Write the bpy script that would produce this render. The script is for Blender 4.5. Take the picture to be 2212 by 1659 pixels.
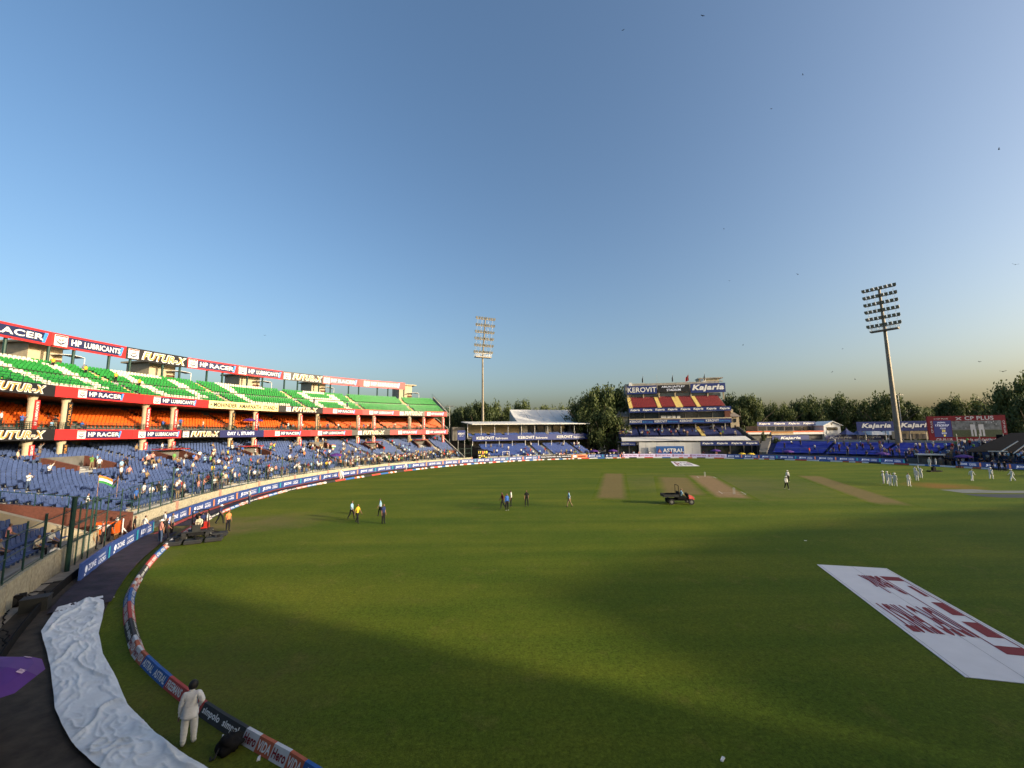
import bpy, bmesh, math, random
from mathutils import Vector, Matrix, noise
random.seed(11)
R_ = math.radians
for o in list(bpy.data.objects): bpy.data.objects.remove(o)
sc = bpy.context.scene
COL = sc.collection
# ---------------------------------------------------------------- camera
FPX, OFF, ROLL, HC = 870.0, 104.6, 0.0126, 8.0          # focal length and pitch in pixels of a 2212x1659 picture
TH = math.atan(OFF / FPX)
cF = Vector((0, math.cos(TH), math.sin(TH))); _u = Vector((0, -math.sin(TH), math.cos(TH))); _r = Vector((1, 0, 0))
cR = _r * math.cos(ROLL) - _u * math.sin(ROLL); cU = _r * math.sin(ROLL) + _u * math.cos(ROLL)
CP = Vector((0, 0, HC))
cam = bpy.data.cameras.new('camera'); camo = bpy.data.objects.new('camera', cam); COL.objects.link(camo)
m3 = Matrix((cR, cU, -cF)).transposed()
camo.matrix_world = Matrix.Translation(CP) @ m3.to_4x4()
cam.sensor_width = 36; cam.lens = 36 * FPX / 2212; cam.clip_end = 5000; cam.clip_start = 0.05
sc.camera = camo
# ---------------------------------------------------------------- light
SUN_AZ, SUN_EL = -23.0, 14.0                             # direction to the sun, from +X counter-clockwise
W = bpy.data.worlds.new('World'); sc.world = W; W.use_nodes = True
wn = W.node_tree.nodes; bg = wn['Background']
sky = wn.new('ShaderNodeTexSky'); sky.sky_type = 'NISHITA'; sky.sun_disc = False
sky.sun_elevation = R_(SUN_EL); sky.sun_rotation = R_(90 - SUN_AZ)
sky.air_density = 1.0; sky.dust_density = 5.8; sky.ozone_density = 1.6; sky.altitude = 200
hs = wn.new('ShaderNodeHueSaturation'); hs.inputs['Saturation'].default_value = 1.16; W.node_tree.links.new(sky.outputs[0], hs.inputs['Color']); W.node_tree.links.new(hs.outputs[0], bg.inputs[0]); bg.inputs[1].default_value = 0.15
sl = bpy.data.lights.new('sun', 'SUN'); sl.energy = 4.0; sl.angle = R_(1.1); sl.color = (1.0, 0.84, 0.62)
so = bpy.data.objects.new('sun', sl); COL.objects.link(so)
sd = Vector((math.cos(R_(SUN_AZ)) * math.cos(R_(SUN_EL)), math.sin(R_(SUN_AZ)) * math.cos(R_(SUN_EL)), math.sin(R_(SUN_EL))))
so.rotation_euler = sd.to_track_quat('Z', 'Y').to_euler(); so.location = (60, -30, 60)
vs = sc.view_settings; vs.view_transform = 'Standard'; vs.look = 'None'; vs.gamma = 1; vs.use_curve_mapping = False; vs.exposure = 0.8
# ---------------------------------------------------------------- pixel helpers
def ray(x, y): return (cF * FPX + cR * (x - 1106) - cU * (y - 829.5)).normalized()
def G(x, y, z=0.0):
    d = ray(x, y); return CP + d * ((z - HC) / d.z)
def proj(p):
    d = Vector(p) - CP; z = d.dot(cF)
    if z < 0.1: return (-1e6, -1e6, z)
    return (1106 + FPX * d.dot(cR) / z, 829.5 - FPX * d.dot(cU) / z, z)
def inframe(p, m=0):
    x, y, z = proj(p); return z > 0 and -m < x < 2212 + m and -m < y < 1659 + m
CS = Vector((20.6, 55.6, 0)); C0 = Vector((30.0, 60.0, 0))   # centre of the big stand's arcs, centre of the field
def oncyl(x, y, C, R):
    d = ray(x, y); dx, dy = d.x, d.y; ox, oy = -C.x, -C.y
    a = dx * dx + dy * dy; b = 2 * (dx * ox + dy * oy); c = ox * ox + oy * oy - R * R
    t = (-b + math.sqrt(max(0, b * b - 4 * a * c))) / (2 * a); p = CP + d * t
    return p, math.degrees(math.atan2(p.y - C.y, p.x - C.x)) % 360
def pol(C, R, az, z=0.0): return Vector((C.x + R * math.cos(R_(az)), C.y + R * math.sin(R_(az)), z))
c1 = lambda x, y: (x * .25, 663.6 + y * .25)
c2 = lambda x, y: (497.7 + x * .25, 718.9 + y * .25)
c3 = lambda x, y: (x * .25, 995.4 + y * .25)
c5 = lambda x, y: (912.45 + .2167 * x, 663.6 + .2167 * y)
c6 = lambda x, y: (1299.55 + .2 * x, 774.2 + .2 * y)
c7 = lambda x, y: (1603.7 + .1375 * x, 857.15 + .1375 * y)
c8 = lambda x, y: (1824.9 + .175 * x, 857.15 + .175 * y)
# ---------------------------------------------------------------- materials
MATS = {}
def nodes(m):
    nt = m.node_tree; return nt, nt.nodes, nt.links
def mat(name, col, rough=.7, var=.12, scale=3.0, bump=0.0, bscale=40, emit=0, metal=0, spec=.4, stain=0, coat=0):
    if name in MATS: return MATS[name]
    m = bpy.data.materials.new(name); m.use_nodes = True; nt, n, l = nodes(m); b = n['Principled BSDF']
    b.inputs['Roughness'].default_value = rough; b.inputs['Metallic'].default_value = metal
    b.inputs['Specular IOR Level'].default_value = spec
    geo = n.new('ShaderNodeNewGeometry'); nz = n.new('ShaderNodeTexNoise'); nz.inputs['Scale'].default_value = scale; nz.inputs['Detail'].default_value = 5
    l.new(geo.outputs['Position'], nz.inputs['Vector'])
    mp = n.new('ShaderNodeMapRange'); mp.inputs['From Min'].default_value = .3; mp.inputs['From Max'].default_value = .7
    mp.inputs['To Min'].default_value = 1 - var; mp.inputs['To Max'].default_value = 1 + var
    l.new(nz.outputs[0], mp.inputs[0])
    mx = n.new('ShaderNodeMix'); mx.data_type = 'RGBA'; mx.blend_type = 'MULTIPLY'; mx.inputs[0].default_value = 1
    mx.inputs[6].default_value = (*col, 1); l.new(mp.outputs[0], mx.inputs[7]); out = mx.outputs[2]
    if stain:
        n2 = n.new('ShaderNodeTexNoise'); n2.inputs['Scale'].default_value = .35; n2.inputs['Detail'].default_value = 8; n2.inputs['Roughness'].default_value = .7
        sx = n.new('ShaderNodeMapping'); sx.inputs['Scale'].default_value = (1, 1, .25); l.new(geo.outputs['Position'], sx.inputs[0]); l.new(sx.outputs[0], n2.inputs['Vector'])
        r2 = n.new('ShaderNodeMapRange'); r2.inputs['From Min'].default_value = .48; r2.inputs['From Max'].default_value = .75; r2.inputs['To Max'].default_value = stain
        l.new(n2.outputs[0], r2.inputs[0])
        m2 = n.new('ShaderNodeMix'); m2.data_type = 'RGBA'; m2.inputs[7].default_value = (.07, .06, .045, 1); l.new(r2.outputs[0], m2.inputs[0]); l.new(out, m2.inputs[6]); out = m2.outputs[2]
    l.new(out, b.inputs['Base Color'])
    if bump:
        nb = n.new('ShaderNodeTexNoise'); nb.inputs['Scale'].default_value = bscale; nb.inputs['Detail'].default_value = 4; l.new(geo.outputs['Position'], nb.inputs['Vector'])
        bp = n.new('ShaderNodeBump'); bp.inputs['Strength'].default_value = bump; bp.inputs['Distance'].default_value = .02; l.new(nb.outputs[0], bp.inputs['Height']); l.new(bp.outputs[0], b.inputs['Normal'])
    if emit:
        l.new(out, b.inputs['Emission Color']); b.inputs['Emission Strength'].default_value = emit
    if coat: b.inputs['Coat Weight'].default_value = coat
    MATS[name] = m; return m
def shirtmat(name, attr):
    m = bpy.data.materials.new(name); m.use_nodes = True; nt, n, l = nodes(m); b = n['Principled BSDF']; b.inputs['Roughness'].default_value = .85; b.inputs['Specular IOR Level'].default_value = .15
    geo = n.new('ShaderNodeNewGeometry'); nz = n.new('ShaderNodeTexNoise'); nz.inputs['Scale'].default_value = 9; l.new(geo.outputs['Position'], nz.inputs['Vector'])
    bp = n.new('ShaderNodeBump'); bp.inputs['Strength'].default_value = .5; bp.inputs['Distance'].default_value = .03; l.new(nz.outputs[0], bp.inputs['Height']); l.new(bp.outputs[0], b.inputs['Normal'])
    if attr == 'obj':
        oi = n.new('ShaderNodeObjectInfo'); l.new(oi.outputs['Color'], b.inputs['Base Color'])
    elif attr == 'leg':
        oi = n.new('ShaderNodeObjectInfo'); cr = n.new('ShaderNodeValToRGB'); cr.color_ramp.interpolation = 'CONSTANT'
        cols = [(.012, .012, .016), (.02, .028, .06), (.07, .065, .06), (.2, .15, .09), (.045, .07, .13), (.62, .62, .6)]
        el = cr.color_ramp.elements; el[0].position = 0; el[0].color = (*cols[0], 1); el[1].position = 1 / 6; el[1].color = (*cols[1], 1)
        for i in range(2, 6): e = el.new(i / 6); e.color = (*cols[i], 1)
        l.new(oi.outputs['Alpha'], cr.inputs[0]); l.new(cr.outputs[0], b.inputs['Base Color'])
    else:
        at = n.new('ShaderNodeAttribute'); at.attribute_name = 'tint'; l.new(at.outputs['Color'], b.inputs['Base Color'])
    MATS[name] = m; return m
shirtmat('shirt', 'obj'); shirtmat('trouser', 'leg'); shirtmat('tinted', 'vc')
mat('skin', (.22, .115, .07), .6, .1); mat('hair', (.012, .010, .009), .6, .1); mat('shoe', (.5, .49, .47), .6, .2); mat('darkshoe', (.03, .03, .03), .6)
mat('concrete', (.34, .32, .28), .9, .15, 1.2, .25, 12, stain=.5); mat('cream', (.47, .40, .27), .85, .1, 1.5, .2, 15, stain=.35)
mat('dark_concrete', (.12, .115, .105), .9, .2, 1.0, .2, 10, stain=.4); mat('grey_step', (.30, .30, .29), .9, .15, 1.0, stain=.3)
mat('stone', (.38, .34, .24), .9, .25, 6, .8, 9, stain=.25); mat('brick_red', (.12, .042, .028), .85, .22, 7, .4, 25)
mat('pier', (.36, .2, .15), .85, .15, 3)
mat('seat_blue', (.055, .085, .195), .55, .22, 1.7, spec=.12); mat('seat_orange', (.58, .098, .012), .4, .18, 1.7, spec=.12); mat('seat_green', (.024, .205, .04), .4, .2, 1.7, spec=.12)
mat('seat_white', (.58, .55, .45), .45, .12, 1.7, spec=.12); mat('seat_navy', (.022, .032, .13), .5, .2, 1.7); mat('seat_royal', (.028, .06, .22), .5, .2, 1.7, spec=.15); mat('seat_red', (.24, .028, .03), .5, .2, 2); mat('yellow_step', (.62, .45, .13), .8, .15, 2); mat('cream_step', (.42, .35, .23), .85, .15, 2, stain=.3)  # navy and red seats: the pavilion's shade is put into their darker colour
mat('b_red', (.52, .026, .026), .45, .06, .5, spec=.3); mat('b_navy', (.018, .022, .075), .35, .06); mat('b_black', (.018, .017, .018), .35, .1)
mat('b_cream', (.70, .58, .27), .5, .08); mat('white', (.72, .72, .70), .55, .05, spec=.2); mat('b_blue', (.022, .038, .16), .4, .08); mat('b_sky', (.05, .25, .6), .4, .1)  # b_blue is darkened to stand in for shade on the pavilion signs
mat('gold', (.62, .28, .07), .35, .3, 1.1); mat('textdark', (.02, .015, .01), .6)
mat('led_blue', (.025, .052, .17), .5, .1, 1, emit=.22); mat('led_white', (.62, .64, .72), .5, .05, emit=.25); mat('led_lilac', (.60, .52, .70), .5, .05, emit=.12)
mat('led_navy', (.014, .016, .065), .4, .05, emit=.6); mat('led_maroon', (.22, .02, .06), .5, .1, emit=.1); mat('led_teal', (.02, .2, .26), .5, .1, emit=.3); mat('led_orange', (.6, .2, .08), .5, .1, emit=.2)
mat('led_red', (.15, .018, .025), .7, .1, emit=.08, spec=.15); mat('led_grey', (.10, .11, .12), .6, .6, 1.2, emit=.12); mat('screen_green', (.05, .065, .035), .7, .2, emit=.08); mat('screen_white', (.36, .36, .38), .6, .1, emit=.1); mat('led_yellow', (.7, .55, .05), .5, .05, emit=.5)
mat('green_steel', (.013, .045, .036), .45, .15, 2, metal=.2); mat('steel', (.35, .35, .34), .45, .15, 2, metal=.6); mat('pole', (.19, .165, .125), .5, .2, .6, metal=.3, stain=.3)
mat('black', (.012, .012, .013), .85, .2, spec=.1); mat('rubber', (.02, .02, .02), .8, .2); mat('lamp', (.22, .22, .2), .35, .1, metal=.3); mat('glassdark', (.02, .025, .03), .12, .3, .5, spec=.8)
mat('glass', (.09, .11, .12), .1, .3, .4, spec=.8); mat('tent', (.58, .575, .55), .6, .06, .6, stain=.15); mat('tarp_white', (.68, .70, .70), .55, .1, 2, .3, 6, stain=.1)
mat('tarp_blue', (.009, .02, .22), .55, .15, .5, .6, 2.5, spec=.2); mat('apron', (.022, .014, .023), .75, .5, 1.5, .9, 5); mat('rubble', (.14, .045, .03), .9, .3, 2)
mat('pale_pink', (.5, .35, .45), .7, .5, 12); mat('purple', (.085, .025, .19), .6, .12, 2); mat('mred', (.36, .022, .015), .35, .1, coat=.3); mat('orange_box', (.62, .10, .012), .5, .1); mat('wood', (.33, .17, .06), .8, .2)
mat('c_red', (.42, .05, .035), .65, .15, 3); mat('c_blue', (.02, .10, .33), .65, .15, 3); mat('c_black', (.02, .022, .022), .65, .2, 3); mat('c_white', (.55, .55, .56), .65, .1, 3); mat('c_orange', (.42, .10, .04), .65, .15, 3)
mat('soil', (.045, .035, .025), .95, .4, 2, .6, 8); mat('paver', (.28, .25, .21), .95, .25, 2, .4, 6, stain=.4); mat('cover_grey', (.13, .14, .13), .8, .2, 1); mat('mat_white', (.66, .65, .66), .75, .04, 1.5)
mat('mat_red', (.20, .012, .018), .75, .08, 2); mat('saffron', (.75, .2, .02), .7, .1); mat('flag_green', (.02, .2, .04), .7, .1); mat('roof_tile', (.2, .17, .14), .9, .2)
mat('bark', (.10, .075, .05), .95, .25, 3, .6, 8); mat('skinhat', (.72, .7, .64), .8, .08); mat('bottle', (.55, .62, .6), .15, .05, spec=.8); mat('chalk', (.5, .49, .45), .9, .05)
def leafmat(name, a, b):
    m = bpy.data.materials.new(name); m.use_nodes = True; nt, n, l = nodes(m); p = n['Principled BSDF']; p.inputs['Roughness'].default_value = .6; p.inputs['Specular IOR Level'].default_value = .25
    geo = n.new('ShaderNodeNewGeometry'); oi = n.new('ShaderNodeObjectInfo'); nz = n.new('ShaderNodeTexNoise'); nz.inputs['Scale'].default_value = .45; nz.inputs['Detail'].default_value = 6
    l.new(geo.outputs['Position'], nz.inputs['Vector']); ad = n.new('ShaderNodeMath'); ad.operation = 'MULTIPLY_ADD'; l.new(oi.outputs['Random'], ad.inputs[0]); ad.inputs[1].default_value = .45; l.new(nz.outputs[0], ad.inputs[2])
    cr = n.new('ShaderNodeMapRange'); cr.inputs['From Min'].default_value = .4; cr.inputs['From Max'].default_value = 1.0; l.new(ad.outputs[0], cr.inputs[0])
    mx = n.new('ShaderNodeMix'); mx.data_type = 'RGBA'; mx.inputs[6].default_value = (*a, 1); mx.inputs[7].default_value = (*b, 1); l.new(cr.outputs[0], mx.inputs[0]); l.new(mx.outputs[2], p.inputs['Base Color'])
    tr = n.new('ShaderNodeBsdfTranslucent'); l.new(mx.outputs[2], tr.inputs[0]); ms = n.new('ShaderNodeMixShader'); ms.inputs[0].default_value = .25; l.new(p.outputs[0], ms.inputs[1]); l.new(tr.outputs[0], ms.inputs[2]); l.new(ms.outputs[0], n['Material Output'].inputs[0])
    MATS[name] = m
leafmat('leaf', (.052, .075, .02), (.125, .15, .045)); leafmat('leaf_dark', (.038, .058, .018), (.095, .12, .036))
def grassnodes(m):
    nt, n, l = nodes(m); geo = n.new('ShaderNodeNewGeometry')
    def nz(s, d=6, rough=.6, vec=None):
        t = n.new('ShaderNodeTexNoise'); t.inputs['Scale'].default_value = s; t.inputs['Detail'].default_value = d; t.inputs['Roughness'].default_value = rough; l.new(vec or geo.outputs['Position'], t.inputs['Vector']); return t.outputs[0]
    def mr(i, a, b, c=0, d=1):
        t = n.new('ShaderNodeMapRange'); l.new(i, t.inputs[0])
        for k, v in zip(('From Min', 'From Max', 'To Min', 'To Max'), (a, b, c, d)): t.inputs[k].default_value = v
        return t.outputs[0]
    def mix(f, a, b, mode='MIX'):
        t = n.new('ShaderNodeMix'); t.data_type = 'RGBA'; t.blend_type = mode
        for s, v in ((0, f), (6, a), (7, b)):
            if isinstance(v, tuple): t.inputs[s].default_value = (*v, 1)
            elif isinstance(v, float): t.inputs[s].default_value = v
            else: l.new(v, t.inputs[s])
        return t.outputs[2]
    mp = n.new('ShaderNodeMapping'); mp.inputs['Rotation'].default_value = (0, 0, R_(-16)); mp.inputs['Scale'].default_value = (.05, .5, 1); l.new(geo.outputs['Position'], mp.inputs[0])
    col = mix(mr(nz(.12, 7, .65), .35, .68), (.080, .116, .009), (.134, .150, .014))
    col = mix(mr(nz(.7, 3, .5, mp.outputs[0]), .38, .62, 0, .7), col, (.057, .098, .008))
    col = mix(mr(nz(.55, 6, .7), .56, .78, 0, .55), col, (.175, .145, .035))
    col = mix(mr(nz(9, 4, .7), .3, .7, .55, 1.45), (0., 0., 0.), col) if False else col
    f = mr(nz(11, 4, .8), .34, .66, .60, 1.40)
    f2 = mr(nz(4.2, 5, .7), .32, .68, .80, 1.22); mm_ = n.new('ShaderNodeMath'); mm_.operation = 'MULTIPLY'; l.new(f, mm_.inputs[0]); l.new(f2, mm_.inputs[1]); f = mm_.outputs[0]
    cc = n.new('ShaderNodeCombineColor')
    for i in range(3): l.new(f, cc.inputs[i])
    col = mix(1.0, col, cc.outputs[0], 'MULTIPLY')
    return geo, nz, mr, mix, col
def finish(m, geo, col, bump=.7, rough=.75):
    nt, n, l = nodes(m); b = n['Principled BSDF']; b.inputs['Roughness'].default_value = rough; b.inputs['Specular IOR Level'].default_value = .06; l.new(col, b.inputs['Base Color'])
    t = n.new('ShaderNodeTexNoise'); t.inputs['Scale'].default_value = 26; t.inputs['Detail'].default_value = 5; t.inputs['Roughness'].default_value = .8; l.new(geo.outputs['Position'], t.inputs['Vector'])
    bp = n.new('ShaderNodeBump'); bp.inputs['Strength'].default_value = bump; bp.inputs['Distance'].default_value = .05; l.new(t.outputs[0], bp.inputs['Height']); l.new(bp.outputs[0], b.inputs['Normal'])
def grass_material():
    m = bpy.data.materials.new('grass'); m.use_nodes = True; nt, n, l = nodes(m); geo, nz, mr, mix, col = grassnodes(m)
    def spot(p, r0, r1, amt, c):
        nonlocal col
        v = n.new('ShaderNodeVectorMath'); v.operation = 'DISTANCE'; l.new(geo.outputs['Position'], v.inputs[0]); v.inputs[1].default_value = p
        ad = n.new('ShaderNodeMath'); ad.operation = 'MULTIPLY_ADD'; l.new(nz(.5, 6, .7), ad.inputs[0]); ad.inputs[1].default_value = r1 * 1.4; l.new(v.outputs['Value'], ad.inputs[2])
        col = mix(mr(ad.outputs[0], r0 + r1 * .7, r1 + r1 * .7, amt, 0), col, c)
    spot((-28, 36, 0), 1.5, 6.5, .8, (.17, .125, .06)); spot((-22, 39, 0), 1, 5, .5, (.16, .125, .055)); spot((-26, 27.5, 0), .5, 4, .5, (.15, .12, .055))
    spot((30, 62, 0), 6, 17, .4, (.15, .13, .06)); spot((58.5, 56.5, 0), 1, 5, .7, (.24, .11, .03)); spot((-10, 12.8, 0), 1, 6, .35, (.11, .08, .03))
    finish(m, geo, col); MATS['grass'] = m
grass_material()
def strip_material(name, soil, cover=1.0):
    m = bpy.data.materials.new(name); m.use_nodes = True; nt, n, l = nodes(m); geo, nz, mr, mix, col = grassnodes(m)
    tc = n.new('ShaderNodeTexCoord'); sp = n.new('ShaderNodeSeparateXYZ'); l.new(tc.outputs['Generated'], sp.inputs[0])
    def edge(o, w):
        a = n.new('ShaderNodeMath'); a.operation = 'SUBTRACT'; l.new(o, a.inputs[0]); a.inputs[1].default_value = .5
        b = n.new('ShaderNodeMath'); b.operation = 'ABSOLUTE'; l.new(a.outputs[0], b.inputs[0])
        c = n.new('ShaderNodeMath'); c.operation = 'MULTIPLY_ADD'; l.new(nz(.8, 6, .75), c.inputs[0]); c.inputs[1].default_value = w; l.new(b.outputs[0], c.inputs[2])
        return mr(c.outputs[0], .5 - .6 * w, .5 + .22 * w, 1, 0)
    p = n.new('ShaderNodeMath'); p.operation = 'MULTIPLY'; l.new(edge(sp.outputs[0], .22), p.inputs[0]); l.new(edge(sp.outputs[1], .09), p.inputs[1])
    q = n.new('ShaderNodeMath'); q.operation = 'MULTIPLY'; l.new(p.outputs[0], q.inputs[0]); q.inputs[1].default_value = cover
    s2 = mix(mr(nz(2.2, 6, .7), .3, .7), soil, tuple(c * .72 for c in soil)); col = mix(q.outputs[0], col, s2); finish(m, geo, col, .35, .9); MATS[name] = m
strip_material('pitch_soil', (.27, .185, .095)); strip_material('pitch_worn', (.22, .155, .075), .75)
# ---------------------------------------------------------------- mesh builder
def link(o, parent=None):
    COL.objects.link(o)
    if parent is not None: o.parent = parent
    return o
class MB:
    def __init__(s): s.v = []; s.f = []; s.m = []; s.cur = 0
    def poly(s, pts):
        i = len(s.v); s.v += [tuple(p) for p in pts]; s.f.append(tuple(range(i, i + len(pts)))); s.m.append(s.cur); return s
    def hexa(s, b, t):   # bottom ring and top ring, same count
        i = len(s.v); n = len(b); s.v += [tuple(p) for p in b] + [tuple(p) for p in t]
        s.f.append(tuple(i + k for k in range(n))[::-1]); s.f.append(tuple(i + n + k for k in range(n)))
        for k in range(n): s.f.append((i + k, i + (k + 1) % n, i + n + (k + 1) % n, i + n + k))
        s.m += [s.cur] * (n + 2); return s
    def box(s, c, sz, rz=0, tilt=None):
        M = Matrix.Rotation(rz, 3, 'Z')
        if tilt is not None: M = M @ Matrix.Rotation(tilt, 3, 'X')
        c = Vector(c); x, y, z = [k / 2 for k in sz]
        P = [c + M @ Vector(p) for p in ((-x, -y, -z), (x, -y, -z), (x, y, -z), (-x, y, -z), (-x, -y, z), (x, -y, z), (x, y, z), (-x, y, z))]
        return s.hexa(P[:4], P[4:])
    def obox(s, o, a, b, c):
        o, a, b, c = map(Vector, (o, a, b, c)); return s.hexa([o, o + a, o + a + b, o + b], [o + c, o + a + c, o + a + b + c, o + b + c])
    def tube(s, p, q, r0, r1=None, n=8):
        p, q = Vector(p), Vector(q); r1 = r0 if r1 is None else r1; d = (q - p)
        if d.length < 1e-6: return s
        d.normalize(); a = d.orthogonal().normalized(); b = d.cross(a)
        ring = lambda c, r: [c + (a * math.cos(2 * math.pi * k / n) + b * math.sin(2 * math.pi * k / n)) * r for k in range(n)]
        return s.hexa(ring(p, r0), ring(q, r1))
    def path(s, pts, r, n=6):
        for a, b in zip(pts[:-1], pts[1:]): s.tube(a, b, r, r, n)
        return s
    def ball(s, c, r, n=8, k=5, sq=(1, 1, 1)):
        c = Vector(c); i = len(s.v)
        for a in range(k + 1):
            t = math.pi * a / k
            for b in range(n): p = 2 * math.pi * b / n; s.v.append((c.x + r * sq[0] * math.sin(t) * math.cos(p), c.y + r * sq[1] * math.sin(t) * math.sin(p), c.z + r * sq[2] * math.cos(t)))
        for a in range(k):
            for b in range(n): s.f.append((i + a * n + b, i + a * n + (b + 1) % n, i + (a + 1) * n + (b + 1) % n, i + (a + 1) * n + b)); s.m.append(s.cur)
        return s
    def mesh(s, name, ms, smooth=False):
        me = bpy.data.meshes.new(name); me.from_pydata(s.v, [], s.f)
        for m in (ms if isinstance(ms, (list, tuple)) else [ms]): me.materials.append(MATS[m])
        me.polygons.foreach_set('material_index', s.m)
        if smooth: me.polygons.foreach_set('use_smooth', [True] * len(s.f))
        me.update(); return me
    def build(s, name, ms, parent=None, smooth=False):
        return link(bpy.data.objects.new(name, s.mesh(name, ms, smooth)), parent)
def tag(o, label=None, cat=None, group=None, kind=None):
    if label: o['label'] = label
    if cat: o['category'] = cat
    if group: o['group'] = group
    if kind: o['kind'] = kind
    return o
def empty(name, loc=(0, 0, 0), rz=0, label=None, cat=None, group=None):
    o = bpy.data.objects.new(name, None); link(o); o.location = loc; o.rotation_euler = (0, 0, rz); o.empty_display_size = .1
    return tag(o, label, cat, group)
def inst(name, me, parent=None, loc=(0, 0, 0), rz=0, scale=None):
    o = bpy.data.objects.new(name, me); link(o, parent); o.location = loc; o.rotation_euler = (0, 0, rz)
    if scale: o.scale = scale
    return o
ORD = ['first', 'second', 'third', 'fourth', 'fifth', 'sixth', 'seventh', 'eighth', 'ninth', 'tenth', 'eleventh', 'twelfth', 'thirteenth', 'fourteenth', 'fifteenth', 'sixteenth', 'seventeenth', 'eighteenth', 'nineteenth', 'twentieth']
def ordn(i):
    if i < 20: return ORD[i]
    if i > 78: return f'number {i + 1}'
    t = ['twenty', 'thirty', 'forty', 'fifty', 'sixty', 'seventy'][(i + 1) // 10 - 2]; u = (i + 1) % 10
    return t + '-' + ORD[u - 1] if u else {'twenty': 'twentieth', 'thirty': 'thirtieth', 'forty': 'fortieth', 'fifty': 'fiftieth', 'sixty': 'sixtieth', 'seventy': 'seventieth'}[t]
# ---------------------------------------------------------------- lettering (built first: flat letters as unit-square meshes)
TX = {}
def text_mesh(s, bold=.02, shear=0.0):
    k = (s, bold, shear)
    if k in TX: return TX[k]
    cu = bpy.data.curves.new('lettering', 'FONT'); cu.body = s; cu.offset = bold; cu.shear = shear; cu.resolution_u = 3; cu.space_character = 1.0 + bold * 2.2; cu.align_x = 'CENTER'; cu.space_line = .95
    ob = bpy.data.objects.new('lettering', cu); COL.objects.link(ob); dg = bpy.context.evaluated_depsgraph_get()
    me = bpy.data.meshes.new_from_object(ob.evaluated_get(dg)); bpy.data.objects.remove(ob); bpy.data.curves.remove(cu)
    xs = [v.co.x for v in me.vertices]; ys = [v.co.y for v in me.vertices]; x0, x1, y0, y1 = min(xs), max(xs), min(ys), max(ys)
    for v in me.vertices: v.co = ((v.co.x - x0) / (x1 - x0), (v.co.y - y0) / (y1 - y0), 0)
    me.materials.clear(); me.materials.append(None); TX[k] = me; return me
TM = {}
def text_in(s, m, bold=.02, shear=0.0):
    k = (s, m, bold, shear)
    if k not in TM:
        me = text_mesh(s, bold, shear).copy(); me.materials.clear(); me.materials.append(MATS[m]); TM[k] = me
    return TM[k]
for s_ in ('HP', 'RACER', 'LUBRICANTS', 'ZONE', 'FINGERPRINT', 'LOCKS', 'SAFES', 'ASTRAL', 'KEROVIT', 'Bathrooms', 'CP PLUS', 'VIDA', 'Hero', 'IDFC FIRST Bank'): text_mesh(s_, .02)
def emblem_mesh():
    b = MB(); b.cur = 0; b.poly([(0, 0, 0), (1, 0, 0), (1, 1, 0), (0, 1, 0)]); z = .12
    b.cur = 1; b.poly([(.04, .86, z), (.96, .86, z), (.96, .97, z), (.04, .97, z)])
    for x0, x1, y0, y1 in ((.3, .36, .42, .66), (.44, .5, .42, .66), (.36, .44, .51, .57), (.55, .6, .42, .66), (.6, .7, .6, .66), (.6, .7, .5, .56), (.68, .72, .52, .64)): b.poly([(x0, y0, z), (x1, y0, z), (x1, y1, z), (x0, y1, z)])
    for k in range(7):
        a0, a1 = math.pi * k / 7, math.pi * (k + 1) / 7
        f = lambda a, r: (.5 + r * math.cos(a), .45 + r * .95 * math.sin(a), z)
        b.poly([f(a0, .33), f(a0, .36), f(a1, .36), f(a1, .33)][::-1])
    b.cur = 2
    b.poly([(.12, .40, z), (.5, .14, z), (.5, .26, z), (.12, .47, z)]); b.poly([(.5, .14, z), (.88, .40, z), (.88, .47, z), (.5, .26, z)])
    b.poly([(.2, .28, z), (.5, .06, z), (.5, .12, z), (.2, .34, z)]); b.poly([(.5, .06, z), (.8, .28, z), (.8, .34, z), (.5, .12, z)])
    return b.mesh('emblem', ['white', 'b_red', 'b_navy'])
EMB = emblem_mesh()
PM = {}
def panel_mesh(m, w, h, t=.1):
    k = (m, round(w, 3), round(h, 3), t)
    if k not in PM: PM[k] = MB().obox((0, 0, -t), (w, 0, 0), (0, h, 0), (0, 0, t)).mesh('board', m)
    return PM[k]
def frame(o, ex, up=Vector((0, 0, 1))):
    ex = Vector(ex).normalized(); up = (Vector(up) - ex * ex.dot(Vector(up))).normalized(); n = ex.cross(up)
    M = Matrix((ex, up, n)).transposed().to_4x4(); M.translation = o; return M
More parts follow.
